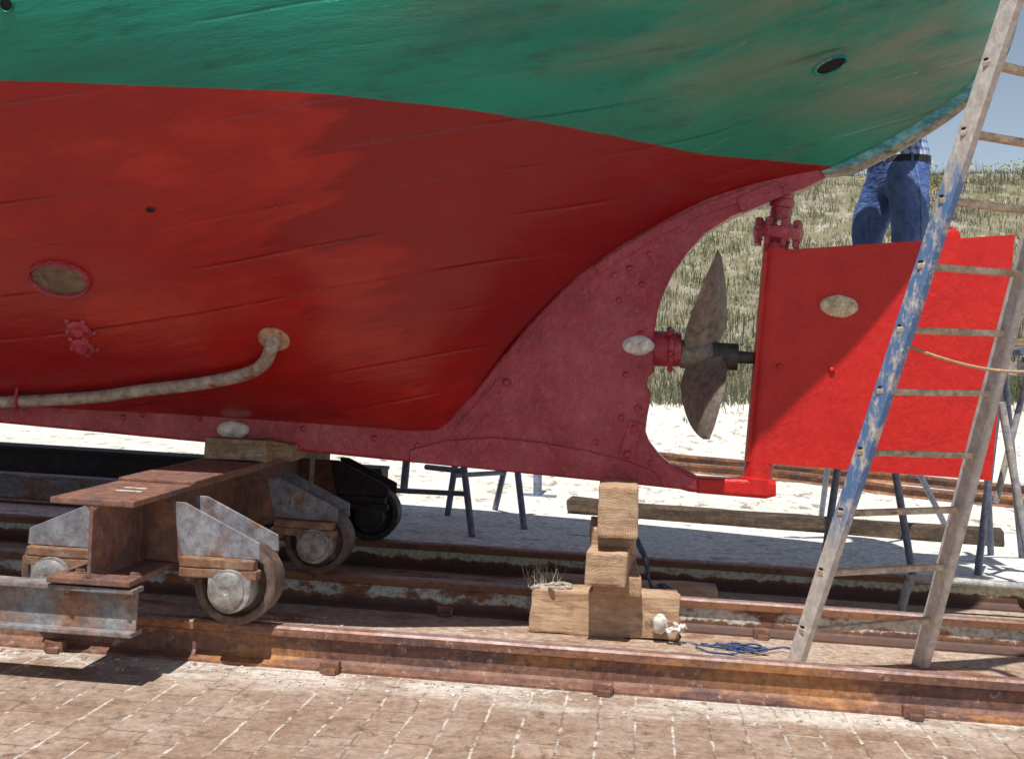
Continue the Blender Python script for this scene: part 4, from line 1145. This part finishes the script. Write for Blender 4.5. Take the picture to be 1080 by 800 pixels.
# belt, hair, boots
def ring_tube(zc, a, c_, r, f0=0):
    return [Q(f0+a*math.cos(t), c_*math.sin(t), zc) for t in [2*math.pi*k/32 for k in range(33)]]
# belt follows the body cross-section
BVb = BVHTree.FromPolygons([v.co.copy() for v in bodyme.vertices], [tuple(p.vertices) for p in bodyme.polygons])
def waist(z, off):
    out = []
    for k in range(40):
        t = 2*math.pi*k/40; d = fw*math.cos(t)+lf*math.sin(t); c0 = Q(.0, 0, z)
        p, n, i, ds = BVb.ray_cast(c0+d*.6, -d)
        out.append((p if p else c0+d*.14)+d*off)
    return out
lo_, hi_ = waist(1.012, .006), waist(1.052, .006); lo2, hi2 = waist(1.012, -.02), waist(1.052, -.02)
m = MB()
A, B, C2, D2 = [[m.bm.verts.new(p) for p in q] for q in (lo_, hi_, lo2, hi2)]
for k in range(40):
    n_ = (k+1) % 40
    m.bm.faces.new((A[k], A[n_], B[n_], B[k])); m.bm.faces.new((B[k], B[n_], D2[n_], D2[k])); m.bm.faces.new((A[k], A[n_], C2[n_], C2[k]))
m.build('belt', MAT['belt'], man)
m = MB()
for k in (3, 9, 16, 24, 31): m.box((lo_[k]+hi_[k])/2, (.014, .014, .055), Matrix.Rotation(math.atan2((lo_[k]-Q(0, 0, 1)).y, (lo_[k]-Q(0, 0, 1)).x), 4, 'Z'), .002)
m.build('belt_loops', MAT['denim'], man)
# pocket seams and outseam, raised stitching on the hip
MAT['stitch'] = weathered('stitch_pale', (.20, .27, .44), [], .8)
m = MB()
def hipray(t, z):
    d = fw*math.cos(t)+lf*math.sin(t); c0 = Q(.02, .06, z); p, n, i, ds = BVb.ray_cast(c0+d*.6, -d); return (p if p else c0+d*.15)+d*.004
m.tube([hipray(R(62+22*k/8), 1.0-.10*(k/8)**1.6) for k in range(9)], .003, 5)
m.tube([hipray(R(95), 1.0-.5*k/14) for k in range(15)], .0035, 5)
m.build('pocket_seam', MAT['stitch'], man)
m = MB(); 
for (f0, l0) in ((-.02, .14), (.09, -.13)):
    m.blob(Q(f0+.06, l0, .05), (.14, .052, .05), Matrix.Rotation(math.atan2(fw.y, fw.x), 4, 'Z'), 18); m.tube([Q(f0-.01, l0, .05), Q(f0-.01, l0, .16)], [.062, .058], 14)
    m.box(Q(f0+.05, l0, .012), (.28, .095, .024), Matrix.Rotation(math.atan2(fw.y, fw.x), 4, 'Z'), .008)
m.build('boots', MAT['boot'], man)
m = MB(); bb = bmesh.new(); bmesh.ops.create_uvsphere(bb, u_segments=24, v_segments=16, radius=1)
dl_ = [v for v in bb.verts if v.co.z < .15+.55*v.co.x+(.0 if v.co.x > -.2 else -.35)]
for v in bb.verts: pass
bmesh.ops.delete(bb, geom=dl_, context='VERTS')
for v in bb.verts: v.co = Q(.066+v.co.x*.106, v.co.y*.084, 1.735+v.co.z*.13)+mn.noise_vector(v.co*30)*.006
for f in bb.faces: f.smooth = True
m.add(bb); m.build('hair', MAT['hair'], man)
bpy.data.meshes.remove(bodyme)

# ------------------------------------------------------------------ light, sky, camera
sun_to = V((-.03, -.45, 1)).normalized()
EL = math.asin(sun_to.z); AZ = math.atan2(sun_to.x, sun_to.y)
w = bpy.data.worlds.new('World'); sc.world = w; w.use_nodes = True
nt = w.node_tree; bg = nt.nodes['Background']; sky = nt.nodes.new('ShaderNodeTexSky'); sky.sky_type = 'NISHITA'; sky.sun_disc = False
sky.sun_elevation = EL; sky.sun_rotation = AZ; sky.air_density = 1.0; sky.dust_density = .6; sky.ozone_density = 1.5
# haze: the sky is paler low down and deeper overhead
tcw = nt.nodes.new('ShaderNodeTexCoord'); sxw = nt.nodes.new('ShaderNodeSeparateXYZ'); nt.links.new(tcw.outputs['Generated'], sxw.inputs[0])
mrw = nt.nodes.new('ShaderNodeMapRange'); nt.links.new(sxw.outputs[2], mrw.inputs[0])
for k_, v_ in ((1, .10), (2, .36), (3, 1.95), (4, 1.35)): mrw.inputs[k_].default_value = v_
vmw = nt.nodes.new('ShaderNodeVectorMath'); vmw.operation = 'SCALE'; nt.links.new(sky.outputs[0], vmw.inputs[0]); nt.links.new(mrw.outputs[0], vmw.inputs['Scale'])
hsw = nt.nodes.new('ShaderNodeHueSaturation'); hsw.inputs['Saturation'].default_value = .72; nt.links.new(vmw.outputs[0], hsw.inputs['Color']); nt.links.new(hsw.outputs[0], bg.inputs[0]); bg.inputs[1].default_value = .06
ld = bpy.data.lights.new('sun', 'SUN'); ld.energy = 5.5; ld.angle = R(.55); ld.color = (1, .955, .88)
lo = bpy.data.objects.new('sun', ld); COL.objects.link(lo); lo.rotation_euler = (-sun_to).to_track_quat('-Z', 'Y').to_euler(); lo.location = (-2, -6, 12)
cd = bpy.data.cameras.new('camera'); cam = bpy.data.objects.new('camera', cd); COL.objects.link(cam)
cd.sensor_fit = 'HORIZONTAL'; cd.sensor_width = 36; cd.lens = 36*F/1080; cd.clip_end = 1000; cd.clip_start = .05
cam.location = (0, 0, HC); cam.rotation_euler = (R(90), 0, PSI)
sc.camera = cam
sc.view_settings.view_transform = 'Standard'; sc.view_settings.look = 'None'; sc.view_settings.exposure = 0
